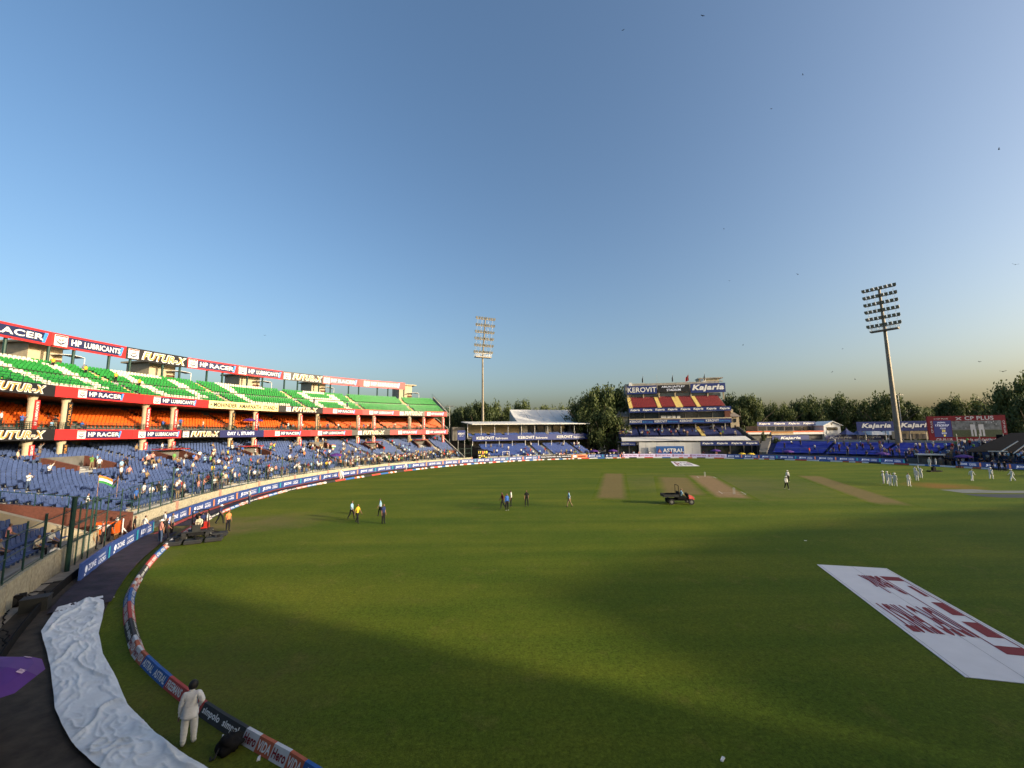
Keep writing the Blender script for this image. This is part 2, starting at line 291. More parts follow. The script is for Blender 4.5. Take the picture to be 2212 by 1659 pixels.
def sign(name, M, w, h, m, items, t=.1, parent=None, gap=.02):
    """a board with its lettering: M is the frame at its lower left corner, x right, y up, z towards the reader"""
    o = bpy.data.objects.new(name, panel_mesh(m, w, h, t)); link(o, parent); o.matrix_world = M
    for k, it in enumerate(items):
        kind, x, y, ww, hh = it[0], it[1] * w, it[2] * h, it[3] * w, it[4] * h; z = gap * (1 + .5 * k)
        if kind == 'text': c = inst('lettering', text_in(it[5], it[6], *it[7:]), o, (x, y, z), 0, (ww, hh, 1))
        elif kind == 'emblem': c = inst('emblem', EMB, o, (x, y, z), 0, (ww, hh, gap))
        elif kind == 'rect': c = inst('colour_field', panel_mesh(it[5], 1, 1, 0.004), o, (x, y, z), 0, (ww, hh, 1))
        elif kind == 'poly':
            mb = MB(); mb.poly([(px * w, py * h, 0) for px, py in it[6]]); c = mb.build('colour_field', it[5], o); c.location = (0, 0, z)
        elif kind == 'disc':
            key = ('disc', it[5])
            if key not in PM: PM[key] = MB().poly([(.5 + .5 * math.cos(a * math.pi / 9), .5 + .5 * math.sin(a * math.pi / 9), 0) for a in range(18)]).mesh('disc', it[5])
            c = inst('emblem', PM[key], o, (x, y, z), 0, (ww, hh, 1))
    return o
# ================================================================ SETTING
def disc(name, C, R, z, m, n=180):
    b = MB(); b.poly([(C.x + R * math.cos(2 * math.pi * k / n), C.y + R * math.sin(2 * math.pi * k / n), z) for k in range(n)]); o = b.build(name, m); o['kind'] = 'structure'; return o
b = MB(); b.poly([(-2500, -2500, -.03), (2500, -2500, -.03), (2500, 2500, -.03), (-2500, 2500, -.03)]); tag(b.build('ground', 'soil'), kind='structure')
disc('concourse', C0, 72, -.016, 'paver'); disc('field', C0, 66.0, 0.0, 'grass')
def strip(name, p, q, w, m, z):
    p, q = Vector((*p, z)), Vector((*q, z)); d = q - p; L = d.length; b = MB(); nx, ny = 6, 24
    for i in range(nx):
        for j in range(ny):
            X = lambda a, c: (-w / 2 + w * a / nx, L * c / ny, 0)
            b.poly([X(i, j), X(i + 1, j), X(i + 1, j + 1), X(i, j + 1)])
    o = b.build(name, m); o.location = p; o.rotation_euler = (0, 0, math.atan2(d.y, d.x) - math.pi / 2); o['kind'] = 'structure'; return o
strip('cricket_pitch', (25.6, 47.4), (33.6, 74.4), 5.0, 'pitch_soil', .004)
strip('practice_pitch', (11.2, 47.6), (19.6, 80.0), 4.6, 'pitch_worn', .004)
strip('worn_strip', (39.2, 42.0), (51.2, 72.0), 4.4, 'pitch_worn', .004)
strip('worn_strip', (21.0, 50.5), (28.0, 72.0), 6.5, 'pitch_worn', .0025)
ax = (Vector((33.2, 72.2, 0)) - Vector((26.2, 48.6, 0))).normalized(); pp = Vector((-ax.y, ax.x, 0)) * -1
for k, base in enumerate((G(1523, 1029.5), G(1586, 1067.5))):
    s = empty('wicket', (base.x, base.y, .008), math.atan2(pp.y, pp.x), ['white wicket at the far end of the pitch', 'white wicket at the near end of the pitch'][k], 'wicket', 'wickets')
    for x in (-.1, 0, .1): MB().tube((x, 0, 0), (x, 0, .74), .022, n=8).build('stump', 'chalk', s)
    for x in (-.05, .05): MB().tube((x - .05, 0, .755), (x + .05, 0, .755), .02, n=6).build('bail', 'chalk', s)
    sg = 1 if k == 0 else -1
    cr = MB()
    for off, hw in ((0, 1.32), (-sg * 1.22, 1.83)): cr.obox((-hw, off - .02, .006), (2 * hw, 0, 0), (0, .04, 0), (0, 0, .003))
    for x in (-1.32, 1.32): cr.obox((x - .03, min(0.04, -sg * 2.4), .0062), (.06, 0, 0), (0, 2.4, 0), (0, 0, .003))
    cr = cr.build('crease', 'chalk'); cr.location = (base.x, base.y, 0); cr.rotation_euler = s.rotation_euler; cr['kind'] = 'structure'
# sheets lying on the grass
def ground_mesh(name, pts, z, m): return MB().poly([(p[0], p[1], z) for p in pts]).build(name, m)
def quadmap(A, B, C_, D):   # a b at the top edge, d c at the bottom edge of the printing as it is read
    return lambda u, v: A.lerp(B, u).lerp(D.lerp(C_, u), 1 - v)
m0, m1, m2 = G(1765, 1220), G(1905, 1228), G(2085, 1464)
ex_ = (m1 - m0).normalized(); ey_ = (m2 - m0); Lm = ey_.length; ey_.normalize()
mt = empty('printed_mat', m0, 0, 'large white printed sponsor mat lying on the near grass at the right', 'mat')
wm = 3.45; bb = MB(); bb.obox((0, 0, .005), ex_ * wm, ey_ * Lm, (0, 0, .02)); bb.build('sheet', 'mat_white', mt)
def on_mat(m, u0, v0, u1, v1, nm):
    bb = MB(); f = lambda u, v: ex_ * u * wm + ey_ * v * Lm + Vector((0, 0, .032)); bb.poly([f(u0, v0), f(u0, v1), f(u1, v1), f(u1, v0)]); bb.build(nm, m, mt)
for u0, v0, u1, v1 in ((.685, .135, .925, .19), (.685, .192, .70, .835), (.925, .135, .94, .835), (.85, .25, .90, .37), (.80, .43, .922, .55), (.775, .605, .922, .72), (.70, .78, .925, .835)): on_mat('mat_red', u0, v0, u1, v1, 'emblem')
def mat_text(s, u0, v0, u1, v1, bold):
    o = bpy.data.objects.new('lettering', text_in(s, 'mat_red', bold)); link(o, mt)   # painted to be read from the far side
    M = Matrix((-ex_ * (u1 - u0) * wm, ey_ * (v1 - v0) * Lm, Vector((0, 0, 1)))).transposed().to_4x4(); M.translation = ex_ * u1 * wm + ey_ * v0 * Lm + Vector((0, 0, .034)); o.matrix_local = M
mat_text('Bank', .39, .135, .65, .36, .035); mat_text('IDFC FIRST', .06, .49, .66, .735, .035)
for k in range(3):   # seams of the sheet
    bb = MB(); u = (.03, .968, .5)[k]; f = lambda a, v: ex_ * a * wm + ey_ * v * Lm + Vector((0, 0, .0295)); bb.poly([f(u, 0), f(u, 1), f(u + .004, 1), f(u + .004, 0)]); bb.build('seam', 'cover_grey', mt)
M2 = [G(*p) for p in ((1449, 997), (1482, 997), (1512, 1007), (1459, 1007))]
fm = empty('printed_mat', M2[0], 0, 'small white printed mat on the far grass before the sight screen', 'mat')
qm = lambda u, v: M2[0].lerp(M2[1], u).lerp(M2[3].lerp(M2[2], u), v) - M2[0]
bb = MB(); P4 = [qm(0, 0), qm(1, 0), qm(1, 1), qm(0, 1)]; bb.hexa([p + Vector((0, 0, .005)) for p in P4][::-1], [p + Vector((0, 0, .02)) for p in P4][::-1]); bb.build('sheet', 'mat_white', fm)
for m, u0, v0, u1, v1 in (('mat_red', .12, .1, .2, .9), ('b_navy', .12, .1, .34, .2), ('mat_red', .24, .35, .34, .6), ('b_navy', .24, .7, .34, .9), ('b_navy', .44, .2, .56, .32), ('b_navy', .44, .25, .48, .5), ('b_navy', .6, .2, .64, .5), ('b_navy', .68, .2, .8, .3), ('b_navy', .68, .4, .8, .5), ('mat_red', .84, .2, .92, .5), ('b_navy', .46, .62, .56, .85), ('b_navy', .6, .62, .7, .85), ('b_navy', .74, .62, .84, .85)):
    bb = MB(); e = Vector((0, 0, .028)); bb.poly([qm(u0, v0) + e, qm(u0, v1) + e, qm(u1, v1) + e, qm(u1, v0) + e]); bb.build('printing', m, fm)
for nm, lab, pts, m in (('pitch_cover', 'pale grey cover sheet spread on the grass near the right edge', ((2030, 1058), (2100, 1057), (2150, 1060), (2212, 1060), (2260, 1062), (2260, 1066), (2130, 1065), (2080, 1065)), 'cover_grey'),
                        ('pitch_cover', 'dark cover sheet spread on the grass beside the pale one', ((2080, 1067), (2150, 1067.5), (2260, 1068), (2260, 1076), (2160, 1075), (2110, 1072)), 'c_black')):
    o = ground_mesh(nm, [G(*p) for p in pts][::-1], .012, m); tag(o, lab, 'cover', 'cover sheets')
# ================================================================ THE BIG LEFT STAND
SEATP = [(-.21, .40), (.13, .37), (.19, .42), (.25, .80), (.29, .80), (.24, .36), (.15, .32), (-.2, .36)]
def seat_mesh(m):
    b = MB(); w = .225
    L = [(-w * (.86 if z > .7 else 1), y, z) for y, z in SEATP]; Rr = [(-x, y, z) for x, y, z in L]
    b.hexa(Rr, L); b.box((0, .16, .2), (.06, .1, .36)); return b.mesh('seat', m)
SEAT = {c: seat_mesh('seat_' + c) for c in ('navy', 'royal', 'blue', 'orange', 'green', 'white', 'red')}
def bake(name, items, parent):
    """many alike seats joined into one mesh"""
    v, f, mi, ms = [], [], [], []
    for me, loc, rz, s in items:
        m = me.materials[0]
        if m not in ms: ms.append(m)
        k = ms.index(m); base = len(v); c, q = math.cos(rz) * s, math.sin(rz) * s
        v += [(loc[0] + c * p.co.x - q * p.co.y, loc[1] + q * p.co.x + c * p.co.y, loc[2] + s * p.co.z) for p in me.vertices]
        f += [tuple(base + i for i in p.vertices) for p in me.polygons]; mi += [k] * len(me.polygons)
    me = bpy.data.meshes.new(name); me.from_pydata(v, [], f)
    for m in ms: me.materials.append(m)
    me.polygons.foreach_set('material_index', mi); me.update()
    o = bpy.data.objects.new(name, me); link(o, parent); o['kind'] = 'stuff'; return o
def place_seats(seats, parent, limit=300):
    """seats: (colour, loc, rz); the nearest in view are single parts, the rest one part"""
    vis = [s for s in seats if inframe((s[1][0], s[1][1], s[1][2] + .5), 5)]; vis.sort(key=lambda s: proj(s[1])[2])
    near = vis[:limit]; ids = set(map(id, near)); rest = [s for s in seats if id(s) not in ids]
    for c, loc, rz in near: inst('seat', SEAT[c], parent, loc, rz)
    if rest: bake('seat_rows', [(SEAT[c], loc, rz, 1) for c, loc, rz in rest], parent)
def arc_terrace(C, rows, depth, a0, a1, step=1.0, cond=None, zf=None):
    b = MB(); n = max(1, int(round((a1 - a0) / step)))
    for k, (R, z) in enumerate(rows):
        zp0 = rows[k - 1][1] if k else z - .3
        for i in range(n):
            A, B = a0 + (a1 - a0) * i / n, a0 + (a1 - a0) * (i + 1) / n
            if cond and not (cond(pol(C, R, A)) and cond(pol(C, R, B))): continue
            zA = zB = z; pA = pB = zp0
            if zf: zA, zB, pA, pB = zf(R, A), zf(R, B), zf(R - depth, A), zf(R - depth, B)
            if cond and k and not (cond(pol(C, rows[k - 1][0], A)) and cond(pol(C, rows[k - 1][0], B))): pA = pB = 0.0   # front skirt down to the ground
            b.poly([pol(C, R, A, pA), pol(C, R, B, pB), pol(C, R, B, zB), pol(C, R, A, zA)])
            b.poly([pol(C, R, A, zA), pol(C, R, B, zB), pol(C, R + depth, B, zB), pol(C, R + depth, A, zA)])
    return b
def arc_wall(b, C, R, th, a0, a1, z0, z1, step=1.5):
    n = max(1, int(round((a1 - a0) / step)))
    for i in range(n):
        A, B = a0 + (a1 - a0) * i / n, a0 + (a1 - a0) * (i + 1) / n
        b.hexa([pol(C, R, A, z0), pol(C, R + th, A, z0), pol(C, R + th, B, z0), pol(C, R, B, z0)], [pol(C, R, A, z1), pol(C, R + th, A, z1), pol(C, R + th, B, z1), pol(C, R, B, z1)])
    return b
A0, A1 = 121.4, 200.0
def az0(p): return math.degrees(math.atan2(p[1] - C0.y, p[0] - C0.x)) % 360
def d0(p): return math.hypot(p[0] - C0.x, p[1] - C0.y)
def rfront(az):   # where the wall line cuts a radius of the stand's own arcs
    dx, dy = math.cos(R_(az)), math.sin(R_(az)); ox, oy = CS.x - C0.x, CS.y - C0.y; bq = dx * ox + dy * oy
    return -bq + math.sqrt(bq * bq - (ox * ox + oy * oy - 67.7 ** 2))
def zb(R, az=175.0):   # height of the blue tier: the same top and foot everywhere, steeper where it is short
    rf_ = rfront(min(az, 178.0)); return 1.15 + 5.63 * (R - rf_) / (82.4 - rf_)
zo = lambda R: 9.0 + .34 * (R - 77.2)
zg = lambda R: 13.75 + .435 * (R - 77.4)
SA = empty('grandstand', pol(CS, 80, 160, 0), 0, 'big curved three tier stand with blue, orange and green seats', 'grandstand')
sa_inv = Matrix.Translation(-SA.location)
def under(o, root):   # keep world position under a moved empty
    o.parent = root; o.matrix_parent_inverse = Matrix.Translation(-Vector(root.location)); return o
WALLR = 67.2
okblue = lambda p: d0(p) > WALLR + .5 and az0(p) < 201.6
rowsb = [(57.6 + .8 * k, zb(57.6 + .8 * k)) for k in range(31)]
LT = under(arc_terrace(CS, rowsb, .8, A0, A1, .8, okblue, zb).build('lower_tier', 'grey_step'), SA)
# openings in the blue tier (walkways from below), as boxes of brick red wall
def on_blue(x, y):
    d = ray(x, y); t = 20.0
    for _ in range(4000):
        p = CP + d * t; R = math.hypot(p.x - CS.x, p.y - CS.y)
        if R > 57 and p.z < zb(R, math.degrees(math.atan2(p.y - CS.y, p.x - CS.x)) % 360): break
        t += .05
    return p
VOM = []
for (x0, x1, yb, red) in ((140, 272, 1022, 0), (368, 440, 1000, 1), (538, 590, 989, 1), (690, 720, 975, 0), (800, 832, 975, 1), (908, 928, 969, 1)):
    p, q = on_blue(x0, yb), on_blue(x1, yb); a = az0(p)
    pa, qa = (math.degrees(math.atan2(v.y - CS.y, v.x - CS.x)) % 360 for v in (p, q)); Rm = (math.hypot(p.x - CS.x, p.y - CS.y) + math.hypot(q.x - CS.x, q.y - CS.y)) / 2
    VOM.append((max(pa, qa), min(pa, qa), Rm, red))
AIS = [A0 + 4 + 8.9 * k for k in range(9)]
def blocked(az, R):
    for hi, lo, Rm, red in VOM:
        w = hi - lo; c = (hi + lo) / 2
        if abs(az - c) < max(w * .5, 1.6) and Rm - .5 < R < Rm + 3.8: return True
    return False
seats = []
for R, z in rowsb:
    n = int((A1 - A0) / math.degrees(.53 / R))
    for i in range(n):
        az = A0 + .6 + i * math.degrees(.53 / R); p = pol(CS, R + .38, az, zb(R, az))
        if az > A1 or not okblue(pol(CS, R - .3, az)) or blocked(az, R): continue
        if min(abs(az - a) for a in AIS) < math.degrees(.62 / R): continue
        seats.append(('blue', p, R_(az + 90 + 180) + random.uniform(-.03, .03)))
place_seats(seats, LT)
for a in AIS:
    stp = MB()
    for R, z in rowsb:
        h = math.degrees(.5 / R); z = zb(R, a)
        if okblue(pol(CS, R - .3, a)):
            stp.hexa([pol(CS, R + .02, a - h, z), pol(CS, R + .5, a - h, z), pol(CS, R + .5, a + h, z), pol(CS, R + .02, a + h, z)], [pol(CS, R + .02, a - h, z + .1), pol(CS, R + .5, a - h, z + .1), pol(CS, R + .5, a + h, z + .1), pol(CS, R + .02, a + h, z + .1)])
    stp.build('aisle_steps', 'cream_step', LT)
for k, (hi, lo, Rm, red) in enumerate(VOM):
    c = (hi + lo) / 2; w = max((hi - lo) * .5, 1.6); R1 = Rm + 3.6; z0 = zb(Rm, c)
    o = empty('walkway_opening', (0, 0, 0)); o.parent = LT
    for s in (-1, 1):
        wl = MB()
        a, a2 = c + s * w, c + s * (w - .25)
        wl.hexa([pol(CS, Rm, a, z0), pol(CS, R1, a, z0), pol(CS, R1, a2, z0), pol(CS, Rm, a2, z0)], [pol(CS, Rm, a, z0 + 1.0), pol(CS, R1, a, zb(R1, c) + 1.1), pol(CS, R1, a2, zb(R1, c) + 1.1), pol(CS, Rm, a2, z0 + 1.0)])
        wl.build('side_wall', 'brick_red', o)
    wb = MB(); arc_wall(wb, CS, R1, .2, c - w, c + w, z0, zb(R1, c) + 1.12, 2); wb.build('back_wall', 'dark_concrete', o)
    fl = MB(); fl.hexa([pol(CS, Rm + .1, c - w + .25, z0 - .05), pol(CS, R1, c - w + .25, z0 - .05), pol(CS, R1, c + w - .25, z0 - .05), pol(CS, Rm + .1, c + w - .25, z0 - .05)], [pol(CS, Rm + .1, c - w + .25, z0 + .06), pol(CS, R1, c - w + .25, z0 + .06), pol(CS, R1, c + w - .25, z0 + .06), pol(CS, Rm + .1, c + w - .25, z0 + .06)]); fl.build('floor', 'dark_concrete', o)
    if red:
        cz = zb(R1, c) + 1.2; cb = MB(); cb.hexa([pol(CS, R1 - 1.6, c - w, cz), pol(CS, R1 + .3, c - w, cz + .1), pol(CS, R1 + .3, c + w, cz + .1), pol(CS, R1 - 1.6, c + w, cz)], [pol(CS, R1 - 1.6, c - w, cz + .08), pol(CS, R1 + .3, c - w, cz + .2), pol(CS, R1 + .3, c + w, cz + .2), pol(CS, R1 - 1.6, c + w, cz + .08)]); cb.build('red_cover', 'mred', o)
# tier slabs, back walls
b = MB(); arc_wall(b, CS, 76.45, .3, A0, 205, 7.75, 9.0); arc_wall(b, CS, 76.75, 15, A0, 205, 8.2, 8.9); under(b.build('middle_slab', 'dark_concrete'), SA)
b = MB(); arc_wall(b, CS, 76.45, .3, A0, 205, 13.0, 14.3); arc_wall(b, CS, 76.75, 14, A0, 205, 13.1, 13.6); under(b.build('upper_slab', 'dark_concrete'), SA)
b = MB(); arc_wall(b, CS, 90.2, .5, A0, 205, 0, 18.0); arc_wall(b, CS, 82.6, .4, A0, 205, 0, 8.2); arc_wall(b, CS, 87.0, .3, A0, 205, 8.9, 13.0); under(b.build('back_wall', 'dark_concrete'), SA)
b = MB()
for Ra, Rb, za, zc, y0 in ((rfront(A0) - .5, 83, zb(rfront(A0), A0), zb(83, A0), 0), (77, 87, zo(77), zo(87), 8.3), (77, 90, zg(77), zg(90) + .2, 13.2)):
    a, a2 = A0 - .25, A0 - .05
    b.hexa([pol(CS, Ra, a, y0), pol(CS, Rb, a, y0), pol(CS, Rb, a2, y0), pol(CS, Ra, a2, y0)], [pol(CS, Ra, a, za + .5), pol(CS, Rb, a, zc + .6), pol(CS, Rb, a2, zc + .6), pol(CS, Ra, a2, za + .5)])
under(b.build('end_wall', 'concrete'), SA)
# vents of daylight in the rear wall of the orange tier
for k in range(16):
    a = 128 + k * 4.2; b = MB(); arc_wall(b, CS, 86.85, .1, a, a + 1.5, 11.7, 12.5); under(b.build('window', 'glass'), SA)
rowso = [(77.4 + .85 * k, zo(77.4 + .85 * k)) for k in range(11)]
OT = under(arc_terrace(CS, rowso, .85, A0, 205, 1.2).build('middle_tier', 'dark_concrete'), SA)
AIO = [A0 + 4.5 + 9.2 * k for k in range(9)]; seats = []
for R, z in rowso[1:]:
    n = int((204 - A0) / math.degrees(.53 / R))
    for i in range(n):
        az = A0 + .6 + i * math.degrees(.53 / R)
        if min(abs(az - a) for a in AIO) < math.degrees(.6 / R): continue
        seats.append(('orange', pol(CS, R + .4, az, z), R_(az + 270) + random.uniform(-.03, .03)))
place_seats(seats, OT)
rowsg = [(77.8 + .76 * k + (1.0 if k > 6 else 0), zg(77.8 + .76 * k + (1.0 if k > 6 else 0))) for k in range(14)]
GT = under(arc_terrace(CS, rowsg, .85, A0, 205, 1.2).build('upper_tier', 'grey_step'), SA)
b = MB(); arc_wall(b, CS, 89.6, 4.0, A0, 205, 17.6, 18.3); under(b.build('rear_walkway', 'concrete'), SA)
AIG = []
for p in ((1000, 600), (1860, 710)): AIG.append(oncyl(*c1(*p), CS, 83)[1])
for p in ((555, 565), (1080, 600), (1525, 615)): AIG.append(oncyl(*c2(*p), CS, 83)[1])
AIG.append(2 * AIG[0] - AIG[1]); AIG.sort(reverse=True)
GLY = {'D': ['11110', '10001', '10001', '10001', '10001', '10001', '11110'], 'C': ['11111', '10000', '10000', '10000', '10000', '10000', '11111'], 'A': ['01110', '10001', '10001', '11111', '10001', '10001', '10001']}
seats = []
for k, (R, z) in enumerate(rowsg):
    n = int((204 - A0) / math.degrees(.53 / R))
    for i in range(n):
        az = A0 + .6 + i * math.degrees(.53 / R)
        if min(abs(az - a) for a in AIG) < math.degrees(.62 / R): continue
        col = 'green'
        for s, ch in enumerate('DDCA'):
            hi, lo = AIG[s], AIG[s + 1]
            if lo < az < hi:
                u = (hi - az) / (hi - lo); r = min(6, (13 - k) // 2); cu = int((u - .22) / .56 * 5)
                if .22 < u < .78 and GLY[ch][r][cu] == '1': col = 'white'
        seats.append((col, pol(CS, R + .4, az, z), R_(az + 270) + random.uniform(-.03, .03)))
place_seats(seats, GT)
for a in AIG:
    stp = MB()
    for kk, (R, z) in enumerate(rowsg):
        h = math.degrees(.5 / R); e = 1.77 if kk == 6 else .78; stp.hexa([pol(CS, R + .02, a - h, z), pol(CS, R + e, a - h, z), pol(CS, R + e, a + h, z), pol(CS, R + .02, a + h, z)], [pol(CS, R + .02, a - h, z + .12), pol(CS, R + e, a - h, z + .12), pol(CS, R + e, a + h, z + .12), pol(CS, R + .02, a + h, z + .12)])
    stp.build('aisle_steps', 'yellow_step', GT)
def railing(C, R, a0, a1, z, h, step, root, name='railing', bars=3, r=.03, m='green_steel'):
    b = MB(); n = int((a1 - a0) / step)
    for i in range(n + 1):
        a = a0 + (a1 - a0) * i / n; b.tube(pol(C, R, a, z), pol(C, R, a, z + h), r * 1.2, n=5)
        if i < n:
            for k in range(bars): zz = z + h * (k + 1) / bars; b.tube(pol(C, R, a, zz), pol(C, R, a0 + (a1 - a0) * (i + 1) / n, zz), r, n=5)
    return under(b.build(name, m), root)
railing(CS, 76.65, A0, 205, 9.0, .95, 1.0, SA, bars=4); railing(CS, 76.65, A0, 205, 14.3, .95, 1.0, SA, bars=3); railing(CS, 93.2, A0, 205, 18.3, 1.0, 1.4, SA, bars=3)
b = MB(); q = [pol(CS, R, A0, zg(R) + .6) for R in (77, 82, 86, 90.5)]
for p in q: b.tube(p, p + Vector((0, 0, 1)), .035, n=5)
for h in (.5, 1.0): b.path([p + Vector((0, 0, h)) for p in q], .03, 5)
under(b.build('end_railing', 'green_steel'), SA)
# columns with their flared heads and the sponsor strips hung on them
COLL = [oncyl(*c1(x, 1250), CS, 77.2)[1] for x in (230, 525, 1225, 1470, 1980, 2185)] + [oncyl(*c2(x, 930), CS, 77.2)[1] for x in (590, 742, 1095, 1232, 1542, 1665, 1832)]
for k, a in enumerate(COLL):
    for z0, z1, nm in ((zb(76.8, a), 7.76, 'lower'), (9.0, 13.02, 'upper')):
        p = pol(CS, 77.3, a); b = MB(); r = .34; b.tube((p.x, p.y, z0), (p.x, p.y, z1 - .7), r, r, 14); b.tube((p.x, p.y, z1 - .7), (p.x, p.y, z1), r, r * 1.5, 14)
        under(b.build('column', 'cream'), SA)
        L = pol(CS, 76.88, a + math.degrees(.1 / 77)); Rr = pol(CS, 76.88, a - math.degrees(.48 / 77)); n = (CS - L).normalized()
        kind = k % 3; hh = (z1 - .45 - z0) - .15; base = Vector((L.x, L.y, z0 + .08)); 
        Mv = frame(base, Rr - L); word, mm = (('LUBRICANTS', 'b_red'), ('FUTUR-X', 'b_black'), ('RACER', 'b_red'))[kind]
        o = sign('column_banner', Mv, .58, hh, mm, [], t=.03)
        if proj(p)[2] < 130:
            tm = text_in(('HP ' if kind != 1 else '') + word, 'white' if kind != 1 else 'gold', .02, 0); c = inst('lettering', tm, o, (.45, hh * .14, .012), math.pi / 2, (hh * .8, .3, 1))
        tag(o, f"{'black' if kind == 1 else 'red'} vertical strip on {'blue' if nm == 'lower' else 'orange'} tier column, {ordn(k)} column from the left", 'banner', 'column strip banners')
def logo(kind, w, h, s, e):
    em = .78 * h / w; x1 = s + em * 1.04; it = [('emblem', s, .11, em, .78)]
    if kind == 'futur':
        xt = s + em * 1.35; ww = e - xt
        return it + [('text', xt - ww * .015, .13, ww * 1.03, .74, 'FUTUR-X', 'white', .075, .28), ('text', xt + ww * .02, .19, ww * .96, .62, 'FUTUR-X', 'gold', .022, .28)]
    sl = .16 * h / w
    it += [('poly', 0, 0, 0, 0, 'b_navy', [(x1, .15), (e - sl, .15), (e, .85), (x1, .85)]), ('poly', 0, 0, 0, 0, 'b_sky', [(e - sl * 2.2, .15), (e - sl, .15), (e, .85), (e - sl * 1.4, .85)])]
    a = x1 + .05 * (e - x1); bx = e - sl * 1.6; hp = (bx - a) * (.22 if kind == 'racer' else .19); gp = (bx - a) * .055
    return it + [('text', a, .29, hp, .44, 'HP', 'white', .045, 0), ('text', a + hp + gp, .29, bx - a - hp - gp, .42, 'RACER' if kind == 'racer' else 'LUBRICANTS', 'white', .028, 0)]
def fascia(R, z0, z1, edges, specs, where):
    azs = [oncyl(*e, CS, R)[1] for e in edges]
    for k, (kind, s, e) in enumerate(specs):
        pL, pR = pol(CS, R, azs[k], z0), pol(CS, R, azs[k + 1], z0); w = (pR - pL).length - .02; h = z1 - z0; M = frame(pL, pR - pL)
        ex = {'racer': 'b_red', 'lub': 'b_red', 'futur': 'b_black', 'name': 'b_cream', 'day': 'led_navy'}[kind]
        if kind == 'name': its = [('text', .06, .2, .88, .58, 'MOHINDER  AMARNATH  STAND', 'textdark', .03, 0), ('disc', .02, .4, .2 * h / w, .2, 'textdark'), ('disc', .96, .4, .2 * h / w, .2, 'textdark')]; cl = 'cream name board with dark capital letters'
        elif kind == 'day': its = [('text', .16, .22, .6, .56, 'DAY 1, STUMPS', 'led_white', .025, 0)]; cl = 'navy lit display strip with white capital letters'
        else: its = logo(kind, w, h, s, e); cl = {'racer': 'red banner with short white wording', 'lub': 'red banner with long white wording', 'futur': 'black banner with golden letters'}[kind]
        o = sign('display_strip' if kind == 'day' else 'name_board' if kind == 'name' else 'banner', M, w, h, ex, its, t=.08, gap=.02)
        same = [i for i, q in enumerate(specs) if q[0] == kind]; n = ordn(same.index(k))
        tag(o, f"{cl} on the {where}" + (f", {n} from left" if len(same) > 1 else ''), 'banner' if kind not in ('name', 'day') else 'sign', 'stand banners' if kind not in ('name', 'day') else None)
ext = lambda x: (-x, 0)
fascia(92, 22.15, 24.35, [c1(-560, 100), c1(440, 270), c1(1090, 390), c1(1620, 480), c1(2050, 545), c2(455, 365), c2(800, 408), c2(1110, 435), c2(1510, 463)],
       [('racer', .05, .97), ('lub', .04, .96), ('futur', .03, .97), ('racer', .02, .97), ('lub', .03, .96), ('futur', .02, .98), ('racer', .02, .95), ('lub', .1, .88)], 'big stand top rail')
fascia(76.3, 13.0, 14.36, [c1(-420, 690), c1(480, 720), c1(1236, 790), c1(1805, 838), c2(415, 655), c2(800, 675), c2(1140, 690), c2(1460, 697), c2(1680, 700), c2(1870, 702)],
       [('futur', .2, .88), ('racer', .22, .74), ('lub', .14, .78), ('name', 0, 0), ('futur', .16, .86), ('racer', .24, .8), ('lub', .18, .84), ('futur', .02, .9), ('racer', .1, .86)], 'edge below green seats')
fascia(76.3, 7.76, 9.08, [c1(-420, 1100), c1(475, 1100), c1(1145, 1100), c1(1565, 1100), c1(1900, 1098), c2(290, 870), c2(690, 868), c2(1050, 862), c2(1380, 860), c2(1655, 858), c2(1880, 856)],
       [('futur', .2, .88), ('racer', .25, .83), ('lub', .11, .96), ('futur', .04, .97), ('day', 0, 0), ('racer', .22, .78), ('lub', .17, .83), ('futur', .15, .84), ('racer', .25, .84), ('lub', .15, .92)], 'edge below orange seats')
